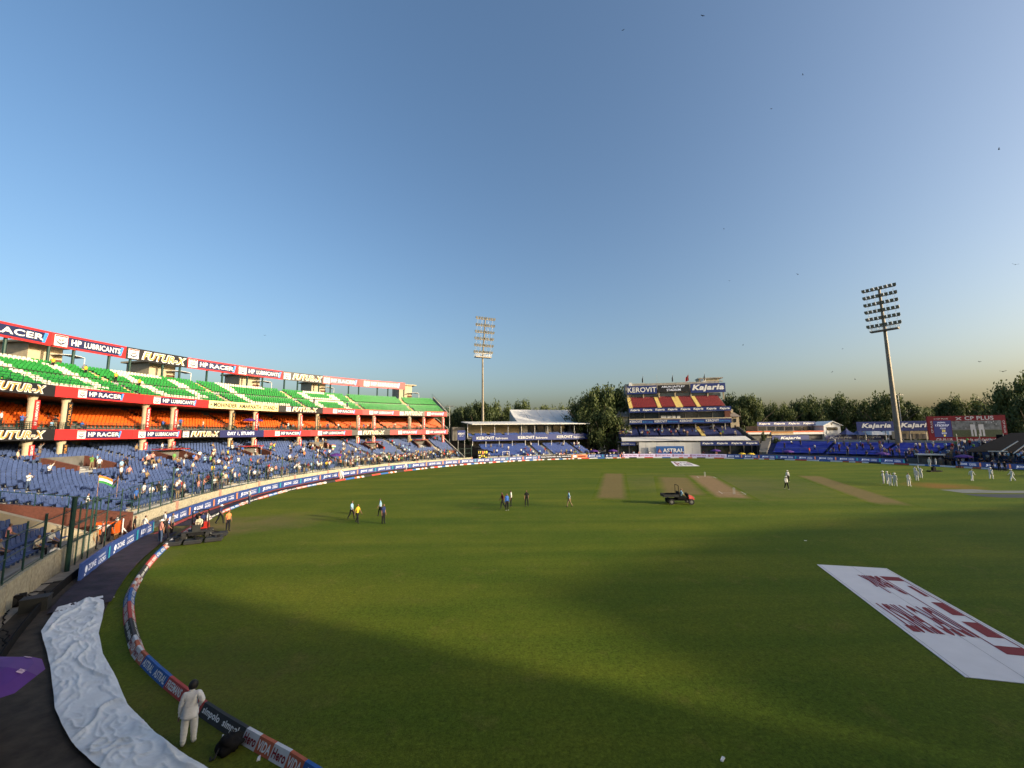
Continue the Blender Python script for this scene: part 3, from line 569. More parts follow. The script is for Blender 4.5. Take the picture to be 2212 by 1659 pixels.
# posts of the top rail, stair towers
for x in [oncyl(*c1(v, 400), CS, 92.3)[1] for v in (30, 415, 635, 945, 1130, 1415, 1565, 1800, 1935, 2150)] + [oncyl(*c2(v, 440), CS, 92.3)[1] for v in (275, 465, 580, 765, 865, 1022, 1110, 1270, 1362, 1500)]:
    b = MB(); b.tube(pol(CS, 92.3, x, 18.2), pol(CS, 92.3, x, 24.4), .2, .2, 8); b.tube(pol(CS, 92.3, x, 22.4), pol(CS, 91.5, x, 22.2), .06, n=5); under(b.build('banner_post', 'green_steel'), SA)
for x0, x1, zt in ((oncyl(*c1(195, 400), CS, 95)[1], oncyl(*c1(505, 400), CS, 95)[1], 22.6), (oncyl(*c1(1260, 550), CS, 95)[1], oncyl(*c1(1490, 550), CS, 95)[1], 22.6), (oncyl(*c2(60, 450), CS, 95)[1], oncyl(*c2(235, 450), CS, 95)[1], 22.6), (oncyl(*c2(690, 450), CS, 95)[1], oncyl(*c2(810, 450), CS, 95)[1], 22.6), (oncyl(*c2(1450, 500), CS, 95)[1], oncyl(*c2(1560, 500), CS, 95)[1], 23.8)):
    t = empty('stair_tower', (0, 0, 0)); under(t, SA)
    b = MB(); arc_wall(b, CS, 94.2, 6, x1, x0, 0, zt, 2); b.build('wall', 'cream', t); b = MB(); arc_wall(b, CS, 93.6, 7.2, x1 - .8, x0 + .4, zt, zt + .3, 2); b.build('roof_slab', 'cream', t)
    am = x1 + (x0 - x1) * .2; b = MB(); arc_wall(b, CS, 94.1, .08, am - .5, am + .4, 18.3, 20.5, 1); b.build('door', 'brick_red', t)
    b = MB()
    for i in range(8):
        u = i / 7 * math.pi; pass
    pts = [(x1 + (x0 - x1) * .38 - 3.2 * k / 7 * (x0 - x1) / 4.0, 21.0 + .35 * math.sin(math.pi * (.15 + .7 * k / 7))) for k in range(8)]
    for (a, z), (a2, z2) in zip(pts[:-1], pts[1:]): b.hexa([pol(CS, 92.4, a, z), pol(CS, 94.2, a, z), pol(CS, 94.2, a2, z2), pol(CS, 92.4, a2, z2)], [pol(CS, 92.4, a, z + .08), pol(CS, 94.2, a, z + .08), pol(CS, 94.2, a2, z2 + .08), pol(CS, 92.4, a2, z2 + .08)])
    b.build('canopy', 'tent', t); b = MB(); b.tube(pol(CS, 92.5, pts[-1][0], 18.2), pol(CS, 92.5, pts[-1][0], pts[-1][1]), .07, n=6); b.build('canopy_post', 'tent', t)
# ================================================================ WALL, FENCE AND PASSAGE AT THE FRONT OF THE STAND
AZW0, AZW1 = 128.0, 202.0
bw = empty('boundary_wall', pol(C0, WALLR, 165), 0, 'low cream stone wall between the lit boards and the big stand', 'wall')
nseg = 30
for i in range(nseg):
    a, a2 = AZW0 + (AZW1 - AZW0) * i / nseg, AZW0 + (AZW1 - AZW0) * (i + 1) / nseg; b = MB(); arc_wall(b, C0, WALLR, .3, a + .02, a2 - .02, 0, 1.28, 2); under(b.build('stone_panel', 'stone'), bw)
    if i % 3 == 0:
        b = MB(); arc_wall(b, C0, WALLR - .06, .42, a - .18, a + .18, 0, 1.36, 1); under(b.build('pier', 'pier'), bw)
bays = 44; per = 4
for s in range(bays // per):
    fa = AZW0 + (AZW1 - AZW0) * s * per / bays; fb = AZW0 + (AZW1 - AZW0) * (s + 1) * per / bays
    f = empty('safety_fence', pol(C0, WALLR + .15, (fa + fb) / 2, 1.3), 0, f'green steel fence on the cream wall, {ordn(bays // per - 1 - s)} length from the red passage wall', 'fence', 'fence lengths on the boundary wall')
    for i in range(per):
        a = fa + (fb - fa) * i / per; tall = 3.6 if i == 0 else 2.5
        b = MB(); b.tube(pol(C0, WALLR + .15, a, 1.2), pol(C0, WALLR + .15, a, 1.3 + tall), .07 if i == 0 else .04, n=6); under(b.build('post', 'green_steel'), f)
    for h in (1.34, 2.5, 3.75):
        b = MB()
        for i in range(per): b.tube(pol(C0, WALLR + .15, fa + (fb - fa) * i / per, h), pol(C0, WALLR + .15, fa + (fb - fa) * (i + 1) / per, h), .03, n=5)
        under(b.build('rail', 'green_steel'), f)
    b = MB(); nn = per * 7
    for i in range(nn): a = fa + (fb - fa) * (i + .5) / nn; b.tube(pol(C0, WALLR + .15, a, 1.3), pol(C0, WALLR + .15, a, 3.75), .008, n=3)
    under(b.build('wire_mesh', 'green_steel'), f)
# red side wall of the stand and the passage
pwall = empty('passage_wall', pol(C0, 67, 202.2), 0, 'brick red side wall of the blue tier beside the passage', 'wall')
b = MB(); n = 10
for i in range(n):
    Ra, Rb = 66.9 + 1.9 * i, 66.9 + 1.9 * (i + 1); za, zc = 1.75 + .16 * (Ra - 66.9), 1.75 + .16 * (Rb - 66.9)
    b.hexa([pol(C0, Ra, 202.0, 0), pol(C0, Rb, 202.0, 0), pol(C0, Rb, 202.3, 0), pol(C0, Ra, 202.3, 0)], [pol(C0, Ra, 202.0, za), pol(C0, Rb, 202.0, zc), pol(C0, Rb, 202.3, zc), pol(C0, Ra, 202.3, za)])
under(b.build('wall_face', 'brick_red'), pwall); b = MB(); b.path([pol(C0, 67 + 2 * k, 202.15, 2.7 + .32 * k) for k in range(9)], .03, 5)
for k in range(9): b.tube(pol(C0, 67 + 2 * k, 202.15, 1.7 + .3 * k), pol(C0, 67 + 2 * k, 202.15, 2.7 + .32 * k), .03, n=5)
under(b.build('hand_rail', 'green_steel'), pwall)
b = MB(); b.hexa([pol(C0, 66.6, 202.4, .01), pol(C0, 86, 202.4, .01), pol(C0, 86, 206.6, .01), pol(C0, 66.6, 206.6, .01)], [pol(C0, 66.6, 202.4, .03), pol(C0, 86, 202.4, .03), pol(C0, 86, 206.6, .03), pol(C0, 66.6, 206.6, .03)]); tag(b.build('passage_path', 'cream_step'), kind='structure')
# small near block of blue seats
NB = empty('seating_block', pol(C0, 70, 212), 0, 'small block of blue seats behind the near fence at lower left', 'seating')
zn = lambda R: 1.0 + .42 * (R - 67.9)
rown = [(67.9 + .8 * k, zn(67.9 + .8 * k)) for k in range(13)]
nt_ = under(arc_terrace(C0, rown, .8, 207.2, 226, .8).build('terrace', 'grey_step'), NB)
seats = []
for R, z in rown:
    for i in range(int((225 - 207.6) / math.degrees(.54 / R))): az = 207.8 + i * math.degrees(.54 / R); seats.append(('blue', pol(C0, R + .4, az, z), R_(az + 270)))
place_seats(seats, nt_)
b = MB()
for k in range(12):
    Ra, Rb = 67.2 + k, 68.2 + k; b.hexa([pol(C0, Ra, 206.7, 0), pol(C0, Rb, 206.7, 0), pol(C0, Rb, 207.05, 0), pol(C0, Ra, 207.05, 0)], [pol(C0, Ra, 206.7, zn(Ra) + .55), pol(C0, Rb, 206.7, zn(Rb) + .55), pol(C0, Rb, 207.05, zn(Rb) + .55), pol(C0, Ra, 207.05, zn(Ra) + .55)])
under(b.build('side_wall', 'cream'), NB)
for i in range(7):
    b = MB(); arc_wall(b, C0, 67.0, .3, 206.8 + i * 2.6, 206.8 + (i + 1) * 2.6 - .05, 0, 1.35, 1.3); under(b.build('wall_panel', 'stone'), NB)
nf = empty('safety_fence', pol(C0, 68.4, 212, 1.5), 0, 'green steel fence in shade before the near seating block', 'fence')
for i in range(9):
    a = 206.8 + i * 2.1; b = MB(); b.tube(pol(C0, 67.15, a, 1.3), pol(C0, 67.15, a, 3.8), .06 if i % 3 == 0 else .04, n=6); under(b.build('post', 'green_steel'), nf)
for h in (1.4, 2.5, 3.4):
    b = MB()
    for i in range(8): b.tube(pol(C0, 67.15, 206.8 + i * 2.1, h), pol(C0, 67.15, 206.8 + (i + 1) * 2.1, h), .03, n=5)
    under(b.build('rail', 'green_steel'), nf)
# gate post with rails over the passage
gp = G(144, 1234); g = empty('gate_frame', (gp.x, gp.y, 0), 0, 'thick dark green gate post with rails by the near lit board', 'gate')
b = MB(); b.tube((0, 0, 0), (0, 0, 4.4), .12, .12, 10); b.build('post', 'green_steel', g)
tgt = pol(C0, 67.15, 206.8) - Vector((gp.x, gp.y, 0)); tg2 = pol(C0, 67.3, 202.0) - Vector((gp.x, gp.y, 0))
for T in (tgt, tg2):
    for h in (1.6, 2.6, 3.7): b = MB(); b.tube((0, 0, h), (T.x, T.y, h), .03, n=5); b.build('rail', 'green_steel', g)
    for k in (1, 2, 3): b = MB(); q = T * (k / 3.6); b.tube((q.x, q.y, 0.02), (q.x, q.y, 3.9), .04, n=6); b.build('post', 'green_steel', g)
# ================================================================ LIT BOARDS AROUND THE FIELD
LEDR = 65.3
def ozone(word): return [('disc', .09, .30, .075, .42, 'led_white'), ('poly', 0, 0, 0, 0, 'led_white', [(.06, .2), (.075, .2), (.08, .35), (.1, .25), (.13, .22), (.1, .18), (.08, .16)]), ('text', .175, .32, .25, .38, 'ZONE', 'led_white', .02, 0), ('text', .5, .60, .25, .13, 'FINGERPRINT', 'led_white', .01, 0), ('text', .5, .24, .25, .27, word, 'led_white', .02, 0), ('rect', .86, .12, .06, .76, 'led_teal' if word == 'LOCKS' else 'led_orange')]
def azpx(x, y=985): return oncyl(x, y, C0, LEDR)[1]
def board(a, a2, kind, label, group='lit boards round the field', h=.95):
    p, q = pol(C0, LEDR, a, .06), pol(C0, LEDR, a2, .06); w = (q - p).length - .03; M = frame(p, q - p)
    if kind in ('LOCKS', 'SAFES'): o = sign('display_board', M, w, h, 'led_blue', ozone(kind), t=.12)
    elif kind == 'IDFC': o = sign('display_board', M, w, h, 'led_lilac', [('rect', .02, .2, .09, .6, 'led_maroon'), ('rect', .05, .42, .04, .14, 'led_lilac'), ('text', .15, .3, .76, .42, 'IDFC FIRST Bank', 'led_maroon', .015, 0)], t=.12)
    elif kind == 'RAJ': o = sign('display_board', M, w, h, 'b_black', [('text', .04, .3, .92, .45, 'RAJ NIWAS', 'led_white', .01, 0)], t=.12)
    else: o = sign('display_board', M, w, h, 'led_orange', [('rect', .1, .2, .2, .6, 'led_white'), ('rect', .4, .3, .5, .4, 'led_red')], t=.12)
    tag(o, label, 'display board', group); return o
sp = []
a = az0(G(148, 1262)); a_end = azpx(1168, 990); n1 = round((a - a_end) / 4.55); i = 0
stepa = (a - a_end) / n1
for i in range(n1):
    if i == 3: continue_gap = True
    aa, ab = a - i * stepa, a - (i + 1) * stepa
    if i == 2: ab += stepa * .45
    if i == 3: aa -= stepa * .0
    wd = 'LOCKS' if (i * 7 // 3) % 2 == 0 else 'SAFES'; nd = 'second' if wd == 'SAFES' else 'first'
    board(aa, ab, wd, f"blue lit board with white lettering along the left boundary, {ordn(i)} from the near end")
ra, rb = azpx(1168), azpx(1235); mid = (ra + rb) / 2
board(ra, mid, 'RAJ', 'left of two black lit boards with white serif letters before the white roofed stand', 'black lit boards'); board(mid, rb, 'RAJ', 'right of two black lit boards with white letters before the white roofed stand', 'black lit boards')
board(rb, azpx(1269), 'OR', 'short orange lit board beside the black ones'); e0, e1 = azpx(1269), azpx(1344); board(e0, (e0 + e1) / 2, 'LOCKS', 'blue lit board just right of the orange one'); board((e0 + e1) / 2, e1, 'SAFES', 'blue lit board just left of the lilac ones')
f0, f1 = azpx(1344), azpx(1570)
for i in range(6): board(f0 + (f1 - f0) * i / 6, f0 + (f1 - f0) * (i + 1) / 6, 'IDFC', f'lilac lit board below the sight screen, {ordn(i)} from its left end', 'lilac lit boards')
f0, f1 = azpx(1570), azpx(1958); n2 = 9
for i in range(n2): board(f0 + (f1 - f0) * i / n2, f0 + (f1 - f0) * (i + 1) / n2, 'SAFES' if i in (0, 1, 4, 5) else 'LOCKS', f'blue lit board along the far right boundary, {ordn(i)} after the lilac ones')
f0, f1 = azpx(2065, 1005), azpx(2260, 1010)
for i in range(3): board(f0 + (f1 - f0) * i / 3, f0 + (f1 - f0) * (i + 1) / 3, 'SAFES', f'blue lit board right of the players gap, {ordn(i)} from it')
# dark apron cloth with its red edge, between boards and cushions
def ring_sheet(name, ra, rb, a0, a1, z, m, step=.5, amp=.03, nr=6):
    b = MB(); n = int((a1 - a0) / step); V = lambda i, j: pol(C0, ra + (rb - ra) * j / nr, a0 + (a1 - a0) * i / n, 0)
    def H(p): return z + amp * (.5 + .5 * noise.noise(p * 1.7)) + amp * .5 * abs(noise.noise(p * 4.3 + Vector((7, 3, 1))))
    idx = {}
    for i in range(n + 1):
        for j in range(nr + 1): p = V(i, j); idx[i, j] = len(b.v); b.v.append((p.x, p.y, H(p)))
    for i in range(n):
        for j in range(nr): b.f.append((idx[i, j], idx[i, j + 1], idx[i + 1, j + 1], idx[i + 1, j])[::-1]); b.m.append(0)
    return b.build(name, m, smooth=True)
tag(ring_sheet('apron_cloth', 63.4, 65.1, 122, 200.6, .006, 'apron'), 'dark purple cloth strip under the lit boards along the left boundary', 'cloth')
tag(ring_sheet('apron_cloth', 63.3, 65.4, 203.4, 218.5, .062, 'apron', .3, .09, 10), 'dark purple rumpled cloth above the white sheet', 'cloth')
tag(ring_sheet('cloth_edging', 64.55, 65.05, 122, 213, .045, 'c_red', .6, .03, 2), 'red edging strip at the foot of the left lit boards', 'edging')
tag(ring_sheet('cloth_edging', 62.6, 65.0, 22, 121, .008, 'c_white', 1, .02, 2), 'white strip at the foot of the far lit boards', 'edging')
# crumpled white sheet
LE = [G(*p) for p in ((124, 1317), (104, 1345), (88, 1370), (98, 1410), (108, 1450), (113, 1500), (118, 1540), (133, 1575), (150, 1610), (175, 1636), (200, 1659), (260, 1710))]
RE = [G(*p) for p in ((222, 1292), (225, 1318), (220, 1345), (212, 1375), (222, 1420), (245, 1462), (275, 1530), (305, 1565), (335, 1593), (385, 1632), (432, 1661), (500, 1710))]
def poly_at(P, t):
    t = max(0, min(.9999, t)) * (len(P) - 1); i = int(t); return P[i].lerp(P[i + 1], t - i)
b = MB(); nu, nv = 60, 260; idx = {}
def ridge(p): return 1 - abs(noise.noise(p))
for j in range(nv + 1):
    for i in range(nu + 1):
        u, v = i / nu, j / nv; e = .012 * noise.noise(Vector((v * 12, u * 3, 2)))
        p = poly_at(LE, v).lerp(poly_at(RE, v), u + (e if i in (0, nu) else 0)); q = Vector((p.x * .9 + p.y * .45, p.y * .9 - p.x * .45, 0))
        w = Vector((q.x * .55 + .3 * noise.noise(q * .8), q.y * 1.5 + .35 * noise.noise(q * .9 + Vector((5, 5, 5))), .4)); mk = max(0, min(1, .55 + 1.6 * noise.noise(q * .55 + Vector((2, 7, 4))))); dg = Vector((q.x * .9 + q.y * .5, q.y * .35 - q.x * .2, 1)); h = .15 * ridge(dg * .9 + .35 * noise.noise_vector(q * .6)) ** 14 + .10 * mk * ridge(dg * 2.1 + .4 * noise.noise_vector(q * 1.1)) ** 12 + .07 * noise.noise(q * .6) + .06 * ridge(dg * 3.3 + .5 * noise.noise_vector(q * 1.7)) ** 9 + .05 * mk * ridge(w * 2.6) ** 8 + .016 * ridge(w * 6) ** 4
        h *= .58 * min(1, 6 * min(u, 1 - u) + .25); idx[i, j] = len(b.v); b.v.append((p.x, p.y, .12 + max(0, h)))
for j in range(nv):
    for i in range(nu): b.f.append((idx[i, j], idx[i, j + 1], idx[i + 1, j + 1], idx[i + 1, j])); b.m.append(0)
tag(b.build('ground_sheet', 'tarp_white', smooth=True), 'long crumpled white plastic sheet curving along the near boundary', 'sheet')
# black hoarding cloth beside the white sheet
b = MB(); arc_wall(b, C0, 65.75, .05, 211.2, 236, 0, .45, 1); tag(b.build('hoarding', 'black'), 'low black cloth hoarding on the outer side of the white sheet', 'hoarding')
tag(ring_sheet('black_cloth', 63.4, 66.6, 213, 240, .012, 'soil', .4, .04), 'dark cloth and dirt strip between the white sheet and the path', 'cloth')
# ================================================================ BOUNDARY CUSHIONS
CUR = 62.0
seqs = [('c_red', 'FREEMANS', 1.25), ('c_red', 'FREEMANS', 1.25), ('c_blue', 'ASTRAL', 1.15), ('c_blue', 'ASTRAL', 1.15), ('c_orange', 'VIDA', .6), ('c_white', 'Hero', .6), ('c_orange', 'VIDA', .6), ('c_white', 'Hero', .6), ('c_black', 'simpolo', 1.1), ('c_black', 'simpolo', 1.1)]
CM = {}
def cushion(m, L):
    if (m, L) not in CM:
        b = MB(); w, h = .2, .27; b.hexa([(0, -w, 0), (0, w, 0), (0, .04, h), (0, -.04, h)], [(L, -w, 0), (L, w, 0), (L, .04, h), (L, -.04, h)]); CM[m, L] = b.mesh('cushion', m)
    return CM[m, L]
cname = {'c_red': 'red', 'c_blue': 'blue', 'c_orange': 'orange', 'c_white': 'white', 'c_black': 'black'}
rp = [G(*p) for p in ((640, 1651), (585, 1627), (536, 1597), (488, 1567))]
RP = [(250, 58.9), (234, 60.6), (231, 61.15), (225, 62.2), (218, 62.7), (190, 62.8), (180, 62.5), (172, 61.7), (163, 60.6), (150, 60.2), (120, 61), (75, 61.5), (0, 61.5)]
def Rof(a):
    for (xa, ya), (xb, yb_) in zip(RP[:-1], RP[1:]):
        if xb <= a <= xa: return ya + (yb_ - ya) * (xa - a) / (xa - xb)
    return RP[-1][1] if a < 90 else RP[0][1]
a = 238; k = 1; cnt = {}
while a > 14:
    m, word, L = seqs[k % 10]; k += 1
    if a < 100: L = L * 2
    if a < 150 and k % 2 == 0: m, word = 'c_white', 'Hero'
    p = pol(C0, Rof(a), a); da = math.degrees(L / 62)
    for _ in range(5): q = pol(C0, Rof(a - da), a - da); da *= L / (q - p).length
    q = pol(C0, Rof(a - da), a - da); ang = math.atan2(q.y - p.y, q.x - p.x)
    if 199.5 < a < 201.5: a -= da; continue
    if inframe((p.x, p.y, .2), 60):
        o = inst('boundary_cushion', cushion(m, L), None, (p.x, p.y, .008), ang)
        dist = (p - CP).length; cnt[m] = cnt.get(m, 0) + 1
        if dist < 75:
            for side in ((-1, 1) if dist < 40 else (-1,)):
                c = inst('lettering', text_in(word, 'white' if m != 'c_white' else 'mat_red', .03, 0), o, (0, 0, 0)); e1 = Vector((1, 0, 0)) * (-side); e2 = Vector((0, -side * .16 * -1, .27)).normalized(); e2 = Vector((0, side * -.16, .27)).normalized()
                e1 = Vector((1, 0, 0)) if side == -1 else Vector((-1, 0, 0)); x0 = L * .08 if side == -1 else L * .92
                e2 = Vector((0, .16 if side == -1 else -.16, .27)).normalized(); n = e1.cross(e2)
                M = Matrix((e1 * L * .84, e2 * .2, n)).transposed().to_4x4(); M.translation = Vector((x0, (-.2 if side == -1 else .2), 0)) + e2 * .06 + n * .006; c.matrix_local = M
        zone = 'the near left edge' if a > 205 else 'the long left edge' if a > 120 else 'the far edge'
        tag(o, f"{cname[m]} wedge cushion on the boundary, {ordn(cnt[m] - 1)} {cname[m]} one from the near end", 'cushion', f"boundary cushions")
    a -= da
# ================================================================ FAR BUILDINGS
class Fac:
    def __init__(s, O, ang): s.O = Vector((O.x, O.y, 0)); a = R_(ang); s.t = Vector((math.cos(a), math.sin(a), 0)); s.n = Vector((math.sin(a), -math.cos(a), 0))
    def uz(s, px, d):
        r = ray(*px); o = s.O - s.n * d; k = (o - CP).dot(s.n) / r.dot(s.n); p = CP + r * k; return (p - s.O).dot(s.t), p.z
    def W(s, u, d, z): p = s.O + s.t * u - s.n * d; return Vector((p.x, p.y, z))
    def rect(s, q, x0, y0, x1, y1, d):
        ym, xm = (y0 + y1) / 2, (x0 + x1) / 2; return s.uz(q(x0, ym), d)[0], s.uz(q(x1, ym), d)[0], s.uz(q(xm, y1), d)[1], s.uz(q(xm, y0), d)[1]
    def box(s, b, u0, u1, d0_, d1, z0, z1): return b.obox(s.W(u0, d0_, z0), s.t * (u1 - u0), -s.n * (d1 - d0_), (0, 0, z1 - z0))
    def pbox(s, b, q, x0, y0, x1, y1, d, th): u0, u1, z0, z1 = s.rect(q, x0, y0, x1, y1, d); return s.box(b, u0, u1, d, d + th, z0, z1)
    def part(s, root, name, m, q, x0, y0, x1, y1, d, th): b = MB(); s.pbox(b, q, x0, y0, x1, y1, d, th); return under(b.build(name, m), root)
    def sign(s, name, m, items, q, x0, y0, x1, y1, d, t=.1):
        u0, u1, z0, z1 = s.rect(q, x0, y0, x1, y1, d); return sign(name, frame(s.W(u0, d, z0), s.t), u1 - u0, z1 - z0, m, items, t=t, gap=.04)
    def terrace(s, root, name, m, seatcol, u0, u1, d_0, d_1, z0, z1, n, gaps=(), pitch=.56, extra=None):
        b = MB(); se = []; dd = (d_1 - d_0) / n; dz = (z1 - z0) / n; rz = math.atan2(s.t.y, s.t.x)
        for k in range(n):
            s.box(b, u0, u1, d_0 + k * dd, d_0 + (k + 1) * dd, max(0, z0 - 1.0 + k * dz), z0 + k * dz); u = u0 + .4
            while u < u1 - .3 and seatcol:
                if not any(a < u < c for a, c in gaps): se.append((SEAT[seatcol], s.W(u, d_0 + (k + .5) * dd, z0 + k * dz), rz, 1))
                u += pitch
        o = under(b.build(name, m), root)
        if se: bake('seat_rows', se, o)
        return o
KT = lambda n, w=.86: sum([[('text', i / n + .1 / n, .24, .42 / n * w / .86, .5, 'KEROVIT', 'white', .012, 0), ('text', i / n + .55 / n, .24, .3 / n, .36, 'Bathrooms', 'white', .004, 0)] for i in range(n)], [])
KJ = lambda n: [('text', i / n + .12 / n, .2, .76 / n, .62, 'Kajaria', 'white', .04, .22) for i in range(n)]
# ---- white roofed stand
FK = Fac(pol(C0, 69.5, azpx(1137)), 18)
K = empty('roofed_stand', FK.O, 0, 'long low stand with white roof and blue seats beyond the big stand', 'grandstand')
uL, uR = FK.uz((1050, 975), 0)[0], FK.uz((1279, 975), 0)[0]
gaps = []
for x in (1228, 1100, 1520, 1640): u = FK.uz(c5(x, 1430), 5)[0]; gaps.append((u - .8, u + .8))
b = MB(); FK.box(b, uL - 1, uR + 1, -.4, -.1, 0, 1.0); under(b.build('front_wall', 'concrete'), K)
FK.terrace(K, 'lower_terrace', 'grey_step', 'royal', uL, uR, 0, 10, .9, 3.9, 12, gaps)
FK.part(K, 'lower_back_wall', 'dark_concrete', c5, 470, 1320, 1690, 1420, 12, .3)
for x in (500, 632, 765, 895, 1025, 1155, 1285, 1412, 1543):
    b = MB(); u, z = FK.uz(c5(x, 1325), 7.7); b.tube(FK.W(u, 7.7, 2.6), FK.W(u, 7.7, z), .09, n=8); under(b.build('lower_post', 'tent'), K)
o = FK.sign('fascia_banner', 'b_blue', KT(3), c5, 498, 1268, 1668, 1325, 7.3); tag(o, 'long blue fascia banner with white letters on the white roofed stand', 'banner')
uf0, uf1, zf, _ = FK.rect(c5, 450, 1262, 1668, 1300, 7.5)
b = MB(); FK.box(b, uf0, uf1, 7.5, 16, zf - .15, zf + .15); under(b.build('upper_floor', 'dark_concrete'), K)
FK.terrace(K, 'upper_terrace', 'grey_step', 'royal', uf0 + .6, uf1 - .5, 8.2, 11.4, zf + .3, zf + 1.1, 4, [(uf0 + 2 + 5.1 * k, uf0 + 3 + 5.1 * k) for k in range(8)])
FK.part(K, 'upper_wall', 'cream', c5, 450, 1172, 960, 1262, 15, .3)
for i in range(8): x = 985 + i * 80; FK.part(K, 'glass_door', 'glassdark' if i % 3 else 'tent', c5, x, 1180, x + 62, 1262, 14.6, .1)
FK.part(K, 'upper_wall', 'concrete', c5, 962, 1172, 1630, 1262, 15, .3)
for x in (450, 585, 720, 853, 985, 1118, 1248, 1380, 1512, 1643):
    b = MB(); u, z = FK.uz(c5(x, 1170), 8); b.tube(FK.W(u, 8, zf), FK.W(u, 8, z + .1), .08, n=8); under(b.build('upper_post', 'tent'), K)
ur0, ur1 = FK.uz(c5(495, 1170), 6)[0], FK.uz(c5(1672, 1168), 6)[0]; zr = FK.uz(c5(1080, 1168), 6)[1]; zr2 = FK.uz(c5(1000, 1146), 19)[1]
b = MB(); b.hexa([FK.W(ur0, 6, zr), FK.W(ur1, 6, zr), FK.W(ur1, 19, zr2), FK.W(ur0 - 1, 19, zr2)], [FK.W(ur0, 6, zr + .25), FK.W(ur1, 6, zr + .25), FK.W(ur1, 19, zr2 + .25), FK.W(ur0 - 1, 19, zr2 + .25)]); under(b.build('roof', 'tent'), K)
T = empty('marquee', FK.W(0, 22, 0), 0, 'large white marquee roof rising behind the white roofed stand', 'tent')
ub0, ub1 = FK.uz(c5(945, 1140), 20)[0], FK.uz(c5(1620, 1150), 20)[0]; ut0, ut1 = FK.uz(c5(868, 1028), 34)[0], FK.uz(c5(1505, 1026), 34)[0]; zt1 = FK.uz(c5(1180, 1145), 20)[1]; zt2 = FK.uz(c5(1180, 1026), 34)[1]
for i in range(5):
    L = lambda k: (ub0 + (ub1 - ub0) * k / 5, ut0 + (ut1 - ut0) * k / 5); a_, b_ = L(i + .01), L(i + .99); e = Vector((0, 0, .12)); bb = MB(); nsg = 6
    for j in range(nsg):
        f = lambda q, t: FK.W(q[0] + (q[1] - q[0]) * t, 20 + 14 * t, zt1 + (zt2 - zt1) * t - .35 * math.sin(math.pi * t)); P = [f(a_, j / nsg), f(b_, j / nsg), f(b_, (j + 1) / nsg), f(a_, (j + 1) / nsg)]; bb.hexa(P, [p + e for p in P])
    under(bb.build('roof_panel', 'tent'), T)
bb = MB(); bb.hexa([FK.W(ub0, 20.2, 0), FK.W(ub1, 20.2, 0), FK.W(ut1, 34, 0), FK.W(ut0, 34, 0)], [FK.W(ub0, 20.2, zt1 - .5), FK.W(ub1, 20.2, zt1 - .5), FK.W(ut1, 34, zt2 - .6), FK.W(ut0, 34, zt2 - .6)]); under(bb.build('side_wall', 'tent'), T)
o = FK.sign('blue_sign', 'b_blue', [('text', .1, .55, .8, .2, 'KEROVIT', 'white', .012, 0), ('text', .25, .38, .5, .1, 'Bathrooms', 'white', 0, 0)], c5, 350, 1228, 428, 1325, 6); tag(o, 'square blue sign standing left of the white roofed stand', 'sign')
b = MB(); uq, zq = FK.uz(c5(390, 1325), 6); b.tube(FK.W(uq - 1, 6.3, 0), FK.W(uq - 1, 6.3, zq + 1), .08); b.tube(FK.W(uq + 1, 6.3, 0), FK.W(uq + 1, 6.3, zq + 1), .08); under(b.build('sign_legs', 'steel'), o); o.children[-1].matrix_parent_inverse = o.matrix_world.inverted()
# dark ramp wall between the two stands
dk = empty('ramp_wall', FK.W(uL - 4, 6, 0), 0, 'dark sloping ramp wall between the big stand and the white roofed stand', 'wall')
u0, z0 = FK.uz(c5(290, 1325), 9); u1, z1 = FK.uz(c5(700, 1440), 2); b = MB(); b.hexa([FK.W(u0, 9, 0), FK.W(u1, 2, 0), FK.W(u1, 2.4, 0), FK.W(u0, 9.4, 0)], [FK.W(u0, 9, z0), FK.W(u1, 2, z1), FK.W(u1, 2.4, z1), FK.W(u0, 9.4, z0)]); under(b.build('wall_face', 'black'), dk)
FK.part(dk, 'gate_house', 'dark_concrete', c5, 300, 1195, 425, 1330, 11, 3)
# small score board
o = FK.sign('score_board', 'b_black', [('text', .06, .58, .28, .24, '17', 'led_yellow', .02, 0), ('text', .66, .58, .3, .24, '18', 'led_yellow', .02, 0), ('rect', .42, .5, .16, .3, 'led_orange'), ('text', .36, .2, .3, .22, '11', 'led_yellow', .02, 0), ('rect', .06, .34, .2, .06, 'white'), ('text', .1, .08, .16, .14, '8', 'led_yellow', .02, 0), ('text', .72, .08, .2, .14, '19', 'led_yellow', .02, 0)], c5, 553, 1418, 652, 1512, -1.5); tag(o, 'small black score board with yellow figures by the far boards', 'score board')
